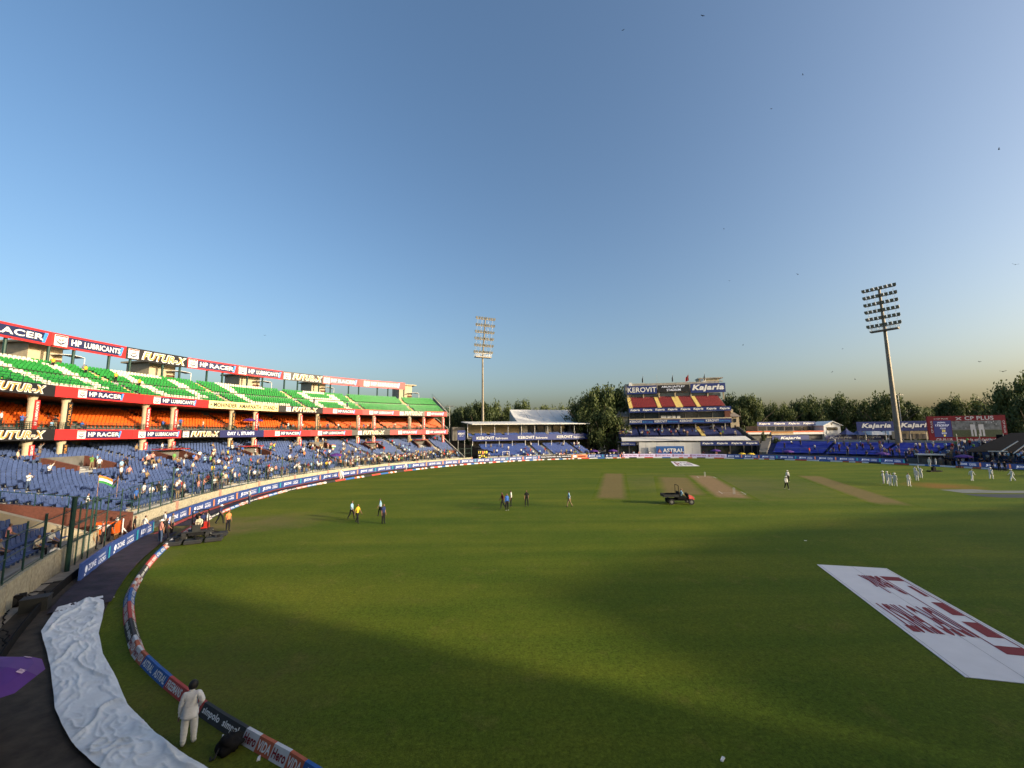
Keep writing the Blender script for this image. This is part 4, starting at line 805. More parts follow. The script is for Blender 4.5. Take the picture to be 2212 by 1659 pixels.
# ---- pavilion
FP = Fac(pol(C0, 70.5, azpx(1440)), -11)
P = empty('pavilion', FP.O, 0, 'tall pavilion with red upper seats and three sign boards on top', 'pavilion')
for x0, x1 in ((180, 405), (1070, 1690)):
    FP.part(P, 'shop_front', 'glassdark', c6, x0, 935, x1, 1045, 1.5, .2)
for x in (182, 300, 405, 1075, 1230, 1390, 1540, 1625, 1685): FP.part(P, 'pier', 'dark_concrete', c6, x - 5, 930, x + 5, 1045, 1.1, .5)
uu = FP.rect(c6, 175, 890, 1690, 940, 1); zsl = uu[3]
b = MB(); FP.box(b, uu[0], uu[1], .6, 22, zsl - .4, zsl - .05); under(b.build('first_floor', 'dark_concrete'), P)
ua = FP.rect(c6, 218, 856, 1610, 890, -.3); zt_ = FP.uz(c6(900, 850), 2.4)[1]
b = MB(); b.hexa([FP.W(ua[0], -.6, ua[2]), FP.W(ua[1], -.6, ua[2]), FP.W(ua[1] - .5, 2.4, zt_), FP.W(ua[0], 2.4, zt_)], [FP.W(ua[0], -.6, ua[2] + .15), FP.W(ua[1], -.6, ua[2] + .15), FP.W(ua[1] - .5, 2.4, zt_ + .15), FP.W(ua[0], 2.4, zt_ + .15)]); under(b.build('awning', 'tent'), P)
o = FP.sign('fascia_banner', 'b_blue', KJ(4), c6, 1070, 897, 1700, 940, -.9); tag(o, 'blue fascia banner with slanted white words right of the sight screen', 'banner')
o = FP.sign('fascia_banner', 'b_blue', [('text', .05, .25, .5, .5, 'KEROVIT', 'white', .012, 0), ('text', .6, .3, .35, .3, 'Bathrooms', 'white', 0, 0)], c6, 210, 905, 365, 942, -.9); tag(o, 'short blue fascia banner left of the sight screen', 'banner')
u0, z0 = FP.uz(c6(190, 852), 2.6); u1 = FP.uz(c6(1530, 850), 3)[0]; z1 = FP.uz(c6(850, 745), 11)[1]; ga = FP.uz(c6(1070, 800), 6)[0]
TT = FP.terrace(P, 'blue_terrace', 'b_navy', 'navy', u0, u1, 2.6, 11, z0 + .2, z1, 10, [(ga - .8, ga + .8)] + [(u0 + 6.2 * k, u0 + 6.2 * k + .7) for k in range(1, 6)])
b = MB(); b.hexa(*[[FP.W(ga - .6, 2.7, z0 + .3 + e), FP.W(ga + .6, 2.7, z0 + .3 + e), FP.W(ga + .6, 11, z1 + .25 + e), FP.W(ga - .6, 11, z1 + .25 + e)] for e in (-.3, .15)]); under(b.build('aisle', 'yellow_step'), P)
FP.part(P, 'rear_wall', 'dark_concrete', c6, 180, 690, 1460, 770, 12, .4)
for x in (300, 480, 657, 835, 1020, 1208, 1340): FP.part(P, 'column', 'concrete', c6, x - 5, 700, x + 5, 850, 7.4, .4)
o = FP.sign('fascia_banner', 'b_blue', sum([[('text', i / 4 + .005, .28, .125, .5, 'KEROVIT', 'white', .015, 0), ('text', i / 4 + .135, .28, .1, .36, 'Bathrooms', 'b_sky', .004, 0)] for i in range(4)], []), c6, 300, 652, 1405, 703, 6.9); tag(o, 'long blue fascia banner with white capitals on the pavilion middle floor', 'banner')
FP.part(P, 'second_floor', 'cream', c6, 298, 645, 1405, 655, 6.8, 12)
FP.part(P, 'window_band', 'glassdark', c6, 300, 578, 1335, 648, 8.4, .2)
for x in (300, 460, 620, 760, 905, 1050, 1200, 1335): FP.part(P, 'mullion', 'dark_concrete', c6, x - 3, 578, x + 3, 648, 8.2, .2)
for x0, x1 in ((640, 700), (710, 800), (812, 850)): FP.part(P, 'blind', 'tent', c6, x0, 620, x1, 645, 8.3, .05)
FP.part(P, 'end_block', 'brick_red', c6, 1330, 545, 1390, 650, 8, 8)
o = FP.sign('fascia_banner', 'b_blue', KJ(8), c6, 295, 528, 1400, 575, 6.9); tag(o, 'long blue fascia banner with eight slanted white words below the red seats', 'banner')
u0, z0 = FP.uz(c6(296, 536), 7.2); u1 = FP.uz(c6(1350, 536), 7.5)[0]; z1 = FP.uz(c6(820, 418), 15)[1]
gr = [FP.uz(c6(x, 480), 11)[0] for x in (304, 606, 797, 832, 1018)]; 
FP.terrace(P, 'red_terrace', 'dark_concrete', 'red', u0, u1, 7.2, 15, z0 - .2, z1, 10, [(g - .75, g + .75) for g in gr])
for g in gr: b = MB(); b.hexa(*[[FP.W(g - .6, 7.3, z0 + e), FP.W(g + .6, 7.3, z0 + e), FP.W(g + .6, 15, z1 + .25 + e), FP.W(g - .6, 15, z1 + .25 + e)] for e in (-.3, .12)]); under(b.build('aisle', 'yellow_step'), P)
b = MB(); FP.box(b, u0 - .3, u1 + .3, 12.6, 22, zsl, z0 - 1.2); FP.box(b, u0 - .3, u1 + .3, 15.2, 22, z0 - 1.1, z1 + 5.2); under(b.build('core', 'concrete'), P)
for x0, x1 in ((322, 445), (462, 590), (632, 788), (806, 960), (978, 1140), (1158, 1285)): FP.part(P, 'window', 'glass', c6, x0, 372, x1, 412, 14.9, .2)
for x in (285, 452, 622, 796, 968, 1148, 1320): FP.part(P, 'pilaster', 'cream', c6, x - 6, 362, x + 6, 440, 14.2, .6)
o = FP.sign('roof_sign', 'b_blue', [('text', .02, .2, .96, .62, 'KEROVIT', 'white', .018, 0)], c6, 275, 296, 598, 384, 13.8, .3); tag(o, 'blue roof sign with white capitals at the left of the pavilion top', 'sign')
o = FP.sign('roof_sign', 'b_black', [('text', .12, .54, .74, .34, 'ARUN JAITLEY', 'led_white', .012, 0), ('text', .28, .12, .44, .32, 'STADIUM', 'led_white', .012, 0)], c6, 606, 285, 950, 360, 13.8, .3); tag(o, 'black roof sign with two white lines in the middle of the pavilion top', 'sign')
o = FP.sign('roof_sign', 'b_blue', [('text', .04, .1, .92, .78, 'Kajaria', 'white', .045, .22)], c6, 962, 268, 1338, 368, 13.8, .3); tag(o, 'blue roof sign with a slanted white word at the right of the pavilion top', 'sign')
FP.part(P, 'roof_room', 'cream', c6, 1050, 212, 1265, 270, 17, 4); FP.part(P, 'roof_slab', 'concrete', c6, 1045, 206, 1312, 216, 16.5, 5); FP.part(P, 'roof_slab', 'concrete', c6, 1060, 243, 1312, 250, 16.0, 1)
FP.part(P, 'roof_room', 'cream', c6, 296, 272, 470, 300, 17, 4); FP.part(P, 'roof_box', 'white', c6, 294, 262, 328, 298, 14.6, .6); FP.part(P, 'roof_box', 'white', c6, 1075, 222, 1125, 270, 15.6, .6)
# side wings with tiled roofs
for x0, x1, y0, y1 in ((150, 296, 608, 1000), (1392, 1492, 605, 860)):
    FP.part(P, 'wing', 'cream', c6, x0 + 6, y0 + 22, x1, y1, 9, 6); u0, u1, z0, z1 = FP.rect(c6, x0 - 10, y0 - 26, x1 + 8, y0 + 24, 8.4); um = (u0 + u1) / 2
    b = MB(); b.hexa([FP.W(u0, 8.2, z0), FP.W(u1, 8.2, z0), FP.W(u1, 16, z0), FP.W(u0, 16, z0)], [FP.W(um - 1, 12, z1), FP.W(um + 1, 12, z1), FP.W(um + 1, 12.4, z1), FP.W(um - 1, 12.4, z1)]); under(b.build('wing_roof', 'roof_tile'), P)
FP.part(P, 'wing_window', 'glassdark', c6, 1425, 650, 1455, 690, 8.9, .1); FP.part(P, 'chimney', 'cream', c6, 1395, 548, 1420, 590, 11, 1)
for x in (190, 220, 262): FP.part(P, 'water_tank', 'white', c6, x - 10, 575, x + 10, 600, 14, 1)
# outside stair on the right
u0, z0 = FP.uz(c6(1480, 735), 7); u1, z1 = FP.uz(c6(1700, 900), 1); b = MB()
for k in range(12): t = k / 12; b.obox(FP.W(u0 + (u1 - u0) * t, 7 - 6 * t, 0), FP.t * ((u1 - u0) / 12 + .02), -FP.n * 2, (0, 0, z0 + (z1 - z0) * t))
under(b.build('outer_stair', 'dark_concrete'), P)
FLG = ((452, 178, 290, 'black'), (603, 172, 292, None), (776, 165, 285, 'c_black'), (946, 160, 275, 'mat_red'), (1121, 152, 270, 'c_black'))
for k, (x, y0, y1, m) in enumerate(FLG):
    u, z0 = FP.uz(c6(x, y1 + 30), 15.4); z1 = FP.uz(c6(x, y0), 15.4)[1]; f = empty('flag_pole', FP.W(u, 15.4, z0), 0, f'thin pole{" with a drooping flag" if m else " without flag"} on the pavilion roof, {ordn(k)} from the left', 'flag pole', 'pavilion flag poles')
    b = MB(); b.tube((0, 0, 0), (0, 0, z1 - z0), .05, .03, 6); b.build('pole', 'steel', f)
    if m:
        b = MB(); h = z1 - z0; wv = 1.2 if k == 3 else .45
        for i in range(5): u_ = i / 5; u2 = (i + 1) / 5; e = .12 * math.sin(i * 2.1); e2 = .12 * math.sin((i + 1) * 2.1); b.hexa([(-wv * u_, e, h - 2.6 - .5 * u_), (-wv * u2, e2, h - 2.6 - .5 * u2), (-wv * u2, e2 + .02, h - 2.6 - .5 * u2), (-wv * u_, e + .02, h - 2.6 - .5 * u_)], [(-wv * u_, e, h - .4 - 1.4 * u_), (-wv * u2, e2, h - .4 - 1.4 * u2), (-wv * u2, e2 + .02, h - .4 - 1.4 * u2), (-wv * u_, e + .02, h - .4 - 1.4 * u_)])
        b.build('flag', m, f)
# sight screen
S = empty('sight_screen', FP.W(FP.uz(c6(740, 1040), -2)[0], -2, 0), 0, 'grey white sight screen of tall panels before the pavilion', 'sight screen')
xs = (405, 475, 600, 720, 790, 915, 980, 1070)
for x0, x1 in zip(xs[:-1], xs[1:]): FP.part(S, 'panel', 'tent', c6, x0 + 1, 907, x1 - 1, 1050, -2, .15)
FP.part(S, 'lower_panel', 'tent', c6, 508, 952, 900, 1050, -2.5, .15)
for x in (430, 560, 860, 1040): b = MB(); u, _ = FP.uz(c6(x, 1000), -1.7); b.tube(FP.W(u, -1.7, 0), FP.W(u, -1.7, 4.6), .07); b.tube(FP.W(u, -.6, 0), FP.W(u, -1.7, 3), .05); under(b.build('brace', 'steel'), S)
o = FP.sign('sponsor_board', 'c_blue', [('text', .24, .28, .74, .46, 'ASTRAL', 'white', .035, 0), ('poly', 0, 0, 0, 0, 'c_orange', [(.05, .28), (.2, .28), (.125, .74)]), ('poly', 0, 0, 0, 0, 'white', [(.095, .38), (.155, .38), (.125, .56)])], c6, 590, 948, 892, 1042, -2.9); tag(o, 'bright blue board with white capitals in the middle of the sight screen', 'board')
# ---- right hand bowl under blue covers
BW = empty('seating_bowl', pol(C0, 72, 35), 0, 'low curved seating bowl on the right side behind the far boards', 'seating')
zr_ = lambda R: 1.0 + .175 * (R - 68.6); rowr = [(68.6 + 1.0 * k, zr_(68.6 + 1.0 * k)) for k in range(17)]
BT = under(arc_terrace(C0, rowr, 1.0, 4, 53, 1).build('terrace', 'b_blue'), BW)
bk = [(SEAT['blue'], pol(C0, R + .5, a, z), R_(a + 270), 1) for R, z in rowr for a in [5 + .46 * k for k in range(46)]]; bake('seat_rows', bk, BT)
for k, (a0_, a1_, r0, r1) in enumerate(((26.5, 33, 69.2, 84), (33.6, 42, 69, 84.5), (42.6, 51.8, 69, 85), (14, 20, 76, 84))):
    b = MB(); n, m_ = 30, 34; idx = {}
    for i in range(n + 1):
        for j in range(m_ + 1):
            R = r0 + (r1 - r0) * j / m_; p = pol(C0, R, a0_ + (a1_ - a0_) * i / n); st = (R - 68.6) % 1.0; p.z = zr_(R) + .38 + .16 * math.sin(st * 2 * math.pi) + .12 * noise.noise(p * .9); idx[i, j] = len(b.v); b.v.append(tuple(p))
    for i in range(n):
        for j in range(m_): b.f.append((idx[i, j], idx[i + 1, j], idx[i + 1, j + 1], idx[i, j + 1])[::-1]); b.m.append(0)
    tag(b.build('seat_cover', 'tarp_blue', smooth=True), f'bright blue cover over the right hand seats, {ordn((2, 1, 0, 3)[k])} from the pavilion', 'cover', 'blue seat covers')
b = MB(); arc_wall(b, C0, 67.9, .3, 4, 53, 0, 1.1, 1.5); under(b.build('front_wall', 'dark_concrete'), BW); b = MB(); arc_wall(b, C0, 85.6, .4, 4, 53, 0, 4.7, 1.5); under(b.build('rear_wall', 'concrete'), BW)
railing(C0, 68.05, 4, 53, 1.1, 1.6, 1.6, BW, 'front_fence', 3)
b = MB(); b.hexa([pol(C0, 69, 53, 0), pol(C0, 85, 53, 0), pol(C0, 85, 54.5, 0), pol(C0, 69, 54.5, 0)], [pol(C0, 69, 53, 1.6), pol(C0, 85, 53, 5.2), pol(C0, 85, 54.5, 5.2), pol(C0, 69, 54.5, 1.6)]); under(b.build('end_wall', 'dark_concrete'), BW)
# ---- houses and signs behind the bowl
def rO(px, R): return oncyl(px, 930, C0, R)[0]
F1 = Fac(rO(1690, 90), 4)
H = empty('club_house', F1.O, 0, 'low club house with orange and white roof edge behind the bowl', 'building')
F1.part(H, 'wall', 'dark_concrete', c7, 70, 595, 1280, 720, .6, 8); F1.part(H, 'wall', 'cream', c7, 385, 605, 460, 710, .3, .3)
F1.part(H, 'roof_edge', 'tent', c7, 60, 556, 450, 590, -.4, 9); F1.part(H, 'roof_edge', 'tent', c7, 800, 552, 1275, 588, -.4, 9); F1.part(H, 'roof_stripe', 'orange_box', c7, 58, 541, 450, 556, -.5, 9); F1.part(H, 'roof_stripe', 'orange_box', c7, 800, 534, 1275, 552, -.5, 9)
F1.part(H, 'roof_panel', 'wood', c7, 455, 545, 800, 576, -.6, 9); F1.part(H, 'roof_edge', 'cream', c7, 455, 576, 800, 598, -.7, 9)
o = F1.sign('wide_sign', 'b_blue', KJ(4), c7, 232, 392, 1150, 455, 3); tag(o, 'long blue sign with four slanted words above the club house', 'sign')
H2 = empty('upper_block', F1.O, 0, 'dark block under the long blue sign behind the club house', 'building'); F1.part(H2, 'wall', 'dark_concrete', c7, 240, 455, 1120, 540, 3.2, 6); F1.part(H2, 'wall', 'dark_concrete', c7, 240, 540, 1120, 600, 3.4, 6)
for i in range(6): F1.part(H2, 'window', 'glassdark', c7, 262 + i * 140, 470, 372 + i * 140, 525, 3.1, .15)
o = F1.sign('blue_sign', 'b_blue', [('text', .22, .25, .55, .55, 'Kajaria', 'white', .04, .22)], c7, 470, 605, 1050, 702, -1.0); tag(o, 'blue sign with one slanted word below the club house roof', 'sign')
o = F1.sign('blue_sign', 'b_blue', KJ(2), c7, 1310, 602, 2230, 678, -1.2); tag(o, 'blue sign half hidden behind the small tents', 'sign')
W2 = empty('white_gable_house', F1.O, 0, 'small white gabled house with a balcony window behind the bowl', 'house')
u0, u1, z0, z1 = F1.rect(c7, 1282, 448, 1545, 598, -.3); um = (u0 + u1) / 2; zt = F1.uz(c7(1410, 392), -.3)[1]
b = MB(); b.hexa([F1.W(u0, -.3, z0 - 5), F1.W(u1, -.3, z0 - 5), F1.W(u1, -.3, z1), F1.W(um, -.3, zt), F1.W(u0, -.3, z1)][::-1], [F1.W(u0, 5, z0 - 5), F1.W(u1, 5, z0 - 5), F1.W(u1, 5, z1), F1.W(um, 5, zt), F1.W(u0, 5, z1)][::-1]); under(b.build('wall', 'white'), W2)
for x0, x1 in ((1328, 1375), (1380, 1405), (1410, 1435), (1440, 1495)): F1.part(W2, 'window', 'glassdark', c7, x0, 478, x1, 528, -.4, .08)
F1.part(W2, 'balcony_panel', 'tent', c7, 1330, 535, 1500, 585, -.5, .1); F1.part(W2, 'round_window', 'glassdark', c7, 1396, 418, 1414, 440, -.4, .08)
for sgn in (0, 1):
    e0, e1 = (u0 - .5, um) if sgn == 0 else (um, u1 + .5); za, zc = (z1 - .15, zt + .1) if sgn == 0 else (zt + .1, z1 - .15); b = MB(); b.hexa(*[[F1.W(e0, -.8, za + e), F1.W(e1, -.8, zc + e), F1.W(e1, 5.3, zc + e), F1.W(e0, 5.3, za + e)] for e in (0, .15)]); under(b.build('roof', 'white'), W2)
def tent(q, x0, x1, yt, yb, yg, m, label, d=-2.5, flat=False):
    u0, u1, z0, z1 = F1.rect(q, x0, yt, x1, yb, d); t = empty('small_tent', F1.W((u0 + u1) / 2, d, 0), 0, label, 'tent', 'small tents behind the bowl'); w = (u1 - u0) / 2; um = (u0 + u1) / 2; b = MB()
    n = 6; ring = lambda r, z: [F1.W(um - r, d - w - r + w, z) if 0 else F1.W(um + sx * r, d + sy * r, z) for sx, sy in ((-1, -1), (1, -1), (1, 1), (-1, 1))]
    pr = [(w, z0)] + [((w * ((1 - k / n) ** 1.8 if not flat else (1 - .55 * k / n))), z0 + (z1 - z0) * (k / n)) for k in range(1, n + 1)]
    for (r, z), (r2, z2) in zip(pr[:-1], pr[1:]): b.hexa(ring(r, z), ring(max(r2, .05), z2))
    under(b.build('canopy', m), t)
    for sx, sy in ((-1, -1), (1, -1), (1, 1), (-1, 1)): b = MB(); p = F1.W(um + sx * w * .97, d + sy * w * .97, 0); b.tube((p.x, p.y, 0), (p.x, p.y, z0), .06, n=6); under(b.build('leg', 'steel'), t)
tent(c7, 1552, 1718, 480, 592, 700, 'b_blue', 'left of the two pointed blue tents'); tent(c7, 1735, 1915, 500, 597, 700, 'b_blue', 'right of the two pointed blue tents', -2.0)
tent(c7, 1905, 2162, 537, 598, 700, 'tent', 'wide flat white tent beside the blue tents', -2.8, True); tent(c8, 470, 618, 420, 470, 540, 'tent', 'small flat white tent by the right light tower foot', -3.0, True)
F2 = Fac(rO(1930, 93), -16); o = F2.sign('large_sign', 'b_blue', KJ(2), c8, 150, 302, 1130, 420, 0, .3); tag(o, 'very large blue sign crossed by the right light tower', 'sign')
b = MB()
for x in (250, 500, 800, 1000): u, z = F2.uz(c8(x, 420), .6); b.tube(F2.W(u, .6, 0), F2.W(u, .6, z), .1)
lg = b.build('sign_legs', 'steel', o); lg.matrix_parent_inverse = o.matrix_world.inverted()
ls = empty('low_shed', F2.O, 0, 'pale low shed with doors below the very large sign', 'building'); F2.part(ls, 'wall', 'cream', c8, 690, 425, 1040, 520, 1, 4)
for x in (720, 800, 880, 960): F2.part(ls, 'door', 'dark_concrete', c8, x, 455, x + 40, 520, .9, .1)
# big screen
F3 = Fac(rO(2090, 95), -21); BS = F3.sign('big_screen', 'led_red', [], c8, 1035, 232, 2003, 558, 0, .6); tag(BS, 'big red framed video screen on the right showing a batting score', 'screen')
w, h = [BS.dimensions.x, BS.dimensions.y]
def bs(kind, x0, y0, x1, y1, *a):
    ux = lambda x: (x - 1035) / 968; uy = lambda y: (558 - y) / 326; return (kind, ux(x0), uy(y1), ux(x1) - ux(x0), uy(y0) - uy(y1), *a)
its = [bs('rect', 1102, 288, 1330, 496, 'led_navy'), bs('rect', 1335, 296, 1940, 496, 'led_grey'), bs('rect', 1335, 400, 1940, 412, 'cover_grey'), bs('rect', 1335, 412, 1940, 496, 'screen_green'), bs('text', 1150, 258, 1295, 274, 'CP PLUS', 'screen_white', .02, 0), bs('text', 1505, 240, 1858, 288, 'CP PLUS', 'screen_white', .02, 0), bs('text', 1112, 512, 1318, 546, 'CP PLUS', 'screen_white', .02, 0), bs('text', 1368, 512, 1960, 550, 'upar wala sab dekh raha hai', 'screen_white', .015, 0),
       bs('text', 1150, 304, 1258, 328, 'JAISWAL', 'led_white', .01, 0), bs('text', 1125, 336, 1298, 368, '173(253)*', 'led_white', .02, 0), bs('text', 1180, 378, 1250, 396, 'FOURS', 'led_white', .01, 0), bs('text', 1198, 404, 1240, 428, '22', 'led_yellow', .02, 0), bs('text', 1190, 438, 1252, 458, 'SIXES', 'led_white', .01, 0), bs('text', 1212, 466, 1236, 488, '0', 'led_yellow', .02, 0)]
for x0 in (1385, 1108): its += [bs('poly', 0, 0, 0, 0, 'screen_white', [((x0 - 1035 + a) / 968, (558 - b_) / 326) for a, b_ in pts]) for pts in ((((0, 250), (20, 250), (80, 285), (60, 285)) if x0 == 1385 else ((0, 262), (8, 262), (26, 272), (18, 272))), (((60, 250), (80, 250), (20, 285), (0, 285)) if x0 == 1385 else ((18, 262), (26, 262), (8, 272), (0, 272))))]
rnd = random.Random(4)
for k in range(46): x = rnd.uniform(1340, 1930); y = rnd.uniform(300, 385); its.append(bs('rect', x, y, x + rnd.uniform(6, 16), y + rnd.uniform(7, 15), rnd.choice(['led_grey', 'cover_grey', 'screen_white', 'b_black', 'cover_grey'])))
for cx in (1570, 1668):
    for dx, y0, y1, ww in ((-26, 318, 342, 26), (-40, 342, 405, 62), (-38, 405, 486, 24), (2, 405, 486, 24)): its.append(bs('rect', cx + dx, y0, cx + dx + ww, y1, 'cover_grey' if y0 < 340 else 'screen_white'))
tmp = sign('tmp', BS.matrix_world.copy(), w, h, 'led_red', its, .01, None, .03)
M3w = BS.matrix_world.copy()
for c in list(tmp.children): c.parent = BS
bpy.data.objects.remove(tmp)
for x0, rot in ((1078, math.pi / 2), (1962, -math.pi / 2)):
    c = inst('lettering', text_in('CP PLUS', 'screen_white', .02, 0), BS, (0, 0, .05), rot, (h * .46, w * .026, 1)); c.location = ((x0 - 1035) / 968 * w + (w * .012 if rot > 0 else 0), h * (.35 if rot > 0 else .8), .05)
b = MB()
for u in (.15, .5, .85): b.tube((u * w, 0, -.9), (u * w, -9, -.9), .18)
b.build('screen_legs', 'steel', BS)
# dark covered scaffold stand at the right edge
F4 = Fac(oncyl(2150, 985, C0, 69)[0], -35)
D = empty('scaffold_stand', F4.O, 0, 'dark scaffold stand with black canopy and stairs at the right edge', 'grandstand')
ua, za = F4.uz(c8(1470, 682), 1); ub, zb_ = F4.uz(c8(2190, 455), 7); e = Vector((0, 0, .12)); Pq = [F4.W(ua, 0, za), F4.W(ub + 16, 0, za + .2), F4.W(ub + 16, 9, zb_ + .8), F4.W(ub - 1, 9, zb_), ]; b = MB(); b.hexa(Pq, [p + e for p in Pq]); under(b.build('canopy', 'black'), D)
for k in range(8):
    for d_, z in ((.2, za), (8.8, zb_)): u = ua + 1 + (ub + 14 - ua) * k / 7; b = MB(); b.tube(F4.W(u, d_, 0), F4.W(u, d_, z), .06); under(b.build('post', 'steel'), D)
F4.terrace(D, 'benches', 'dark_concrete', None, ua + 5, ub + 14, 1, 8, .8, za - .6, 6)
b = MB(); b.obox(F4.W(ub - 3, 9.2, 0), F4.t * 20, -F4.n * .2, (0, 0, zb_ - .2)); under(b.build('back_sheet', 'black'), D)
for k, (xa, ya, xb, yb2) in enumerate(((1880, 690, 2110, 545), (2030, 720, 2210, 580))):
    q0, q1 = F4.uz(c8(xa, ya), .2), F4.uz(c8(xb, yb2), .4); b = MB(); b.tube(F4.W(q0[0], -.6, q0[1]), F4.W(q1[0], -.6, q1[1]), .09); under(b.build('stair_rail', 'tent'), D)
F4.part(D, 'front_beam', 'tent', c8, 1770, 668, 2010, 680, -.8, .2)
# dugout roof by the players gap
DG = empty('dugout', G(2010, 1003), 0, 'low dugout with a pale flat roof behind the players gap', 'shelter'); F5 = Fac(oncyl(2010, 1000, C0, 67)[0], -32)
F5.part(DG, 'roof', 'tent', c8, 900, 708, 1240, 722, -.6, 2.4); F5.part(DG, 'back', 'dark_concrete', c8, 905, 722, 1235, 800, 1.6, .2)
for x in (905, 1070, 1235): F5.part(DG, 'post', 'steel', c8, x - 3, 722, x + 3, 820, -.5, .12)
# ================================================================ LIGHT TOWERS
LAMPM = None
def tower(px, py, Z, ztop_plat, htop, w, tilt, label, base_r):
    d = ray(px, py); t = Z / d.dot(Vector((0, 1, 0))); p = CP + d * t; face = (C0 - Vector((p.x, p.y, 0))).normalized(); ang = math.atan2(face.y, face.x) + math.pi / 2
    T = empty('light_tower', (p.x, p.y, 0), ang, label, 'light tower', 'flood light towers'); zp = ztop_plat
    b = MB(); b.tube((0, 0, 0), (0, 0, zp * .5), base_r, base_r * .74, 16); b.tube((0, 0, zp * .5), (0, 0, zp), base_r * .74, base_r * .5, 16); b.build('mast', 'pole', T)
    b = MB(); b.box((0, -.3, zp), (w * .84, 1.6, .35)); b.build('platform', 'pole', T); b = MB()
    for x in [(-.42 + .84 * k / 8) * w for k in range(9)]:
        for y in (-1.1, .5): b.tube((x, y, zp + .1), (x, y, zp + 1.2), .03, n=4)
    for y in (-1.1, .5):
        for z in (.7, 1.2): b.tube((-.42 * w, y, zp + z), (.42 * w, y, zp + z), .03, n=4)
    b.build('platform_rail', 'steel', T)
    A = lambda h: -tilt * h
    b = MB(); b.tube((0, 0, zp), (0, A(htop), zp + htop), base_r * .5, base_r * .38, 10); b.build('head_spine', 'pole', T)
    for x in (-.4, -.17, .17, .4):
        b = MB()
        for s in (-.12, .12): b.tube((x * w + s, A(0) - .1, zp), (x * w + s, A(htop) - .1, zp + htop), .022, n=4)
        for k in range(int(htop / .5)): b.tube((x * w - .12, A(k * .5) - .1, zp + k * .5), (x * w + .12, A(k * .5) - .1, zp + k * .5), .016, n=3)
        b.build('ladder', 'steel', T)
    lm = MB(); lm.hexa([(-.26, -.05, -.27), (.26, -.05, -.27), (.2, .4, -.2), (-.2, .4, -.2)], [(-.26, -.05, .27), (.26, -.05, .27), (.2, .4, .2), (-.2, .4, .2)]); lm.tube((0, .2, -.5), (0, .2, -.2), .06); lm = lm.mesh('lamp', 'lamp')
    for r in range(6):
        z = zp + htop * (.12 + .88 * r / 5) + .1; y = A(z - zp) - .3; b = MB(); b.box((0, y + .1, z - .25), (w, .2, .2)); b.build('cross_arm', 'pole', T)
        for k in range(8): x = (-.47 + .94 * k / 7) * w; o = inst('lamp', lm, T, (x, y - .2, z + .15), 0, (1.35, 1.2, 1.4)); o.rotation_euler = (R_(24), 0, R_(random.uniform(-14, 14)))
    return T
tower(1043, 900, 141, 34.6, 13.2, 7.1, .2, 'tall flood light tower behind the white roofed stand', .55)
tower(1938, 925, 106, 34.0, 11.4, 6.9, .05, 'tall flood light tower crossing the very large blue sign on the right', .72)
def small_mast(px, ytop, Z, label):
    d = ray(px, 920); p = CP + d * (Z / d.y); zt = HC + (CP + ray(px, ytop) * (Z / ray(px, ytop).y) - CP).z; T = empty('light_mast', (p.x, p.y, 0), 0, label, 'light mast', 'small light masts')
    b = MB(); b.tube((0, 0, 0), (0, 0, zt), .16, .09, 8); b.build('pole', 'steel', T); b = MB(); b.box((0, 0, zt), (2.6, .12, .12)); b.box((0, 0, zt), (.12, 1.6, .12)); b.build('cross_arm', 'steel', T)
    for x, y in ((-1.3, 0), (-.8, .1), (0, -.7), (0, .7), (.8, .1), (1.3, 0)): b = MB(); b.box((x, y, zt - .1), (.55, .4, .22)); b.build('lamp', 'lamp', T)
small_mast(971, 877, 135, 'thin light mast just right of the big stand'); small_mast(1948, 852, 125, 'thin light mast just right of the right flood light tower')
# ================================================================ OTHER STANDS OF THE RING (outside the picture, they shade the grass)
def ring_stand(label, a0, a1, prof, r0, r1, roof):
    s = empty('grandstand', pol(C0, r0, (a0 + a1) / 2), 0, label, 'grandstand'); n = int((a1 - a0) / 2); b = MB()
    H = lambda a: prof[0][1] if a <= prof[0][0] else prof[-1][1] if a >= prof[-1][0] else next(ya + (yb - ya) * (a - xa) / (xb - xa) for (xa, ya), (xb, yb) in zip(prof[:-1], prof[1:]) if xa <= a <= xb)
    for i in range(n):
        A, B = a0 + (a1 - a0) * i / n, a0 + (a1 - a0) * (i + 1) / n
        b.hexa([pol(C0, r0, A, 0), pol(C0, r1, A, 0), pol(C0, r1, B, 0), pol(C0, r0, B, 0)], [pol(C0, r0, A, H(A)), pol(C0, r1, A, H(A)), pol(C0, r1, B, H(B)), pol(C0, r0, B, H(B))])
    under(b.build('main_block', 'concrete'), s); b = arc_terrace(C0, [(70 + .8 * k, 1.2 + .3 * k) for k in range(int((r0 - 70) / .8))], .8, a0, a1, 2); under(b.build('terrace', 'b_blue'), s); return s
ring_stand('tall stand behind the viewer', 228, 292.7, [(228, 32), (292.7, 32)], 76, 92, 0)
ring_stand('stand on the right outside the picture', 303.5, 356, [(303.5, 20.5), (314, 20.3), (322, 18.4), (332, 14), (340, 10), (356, 9)], 84, 96, 0)
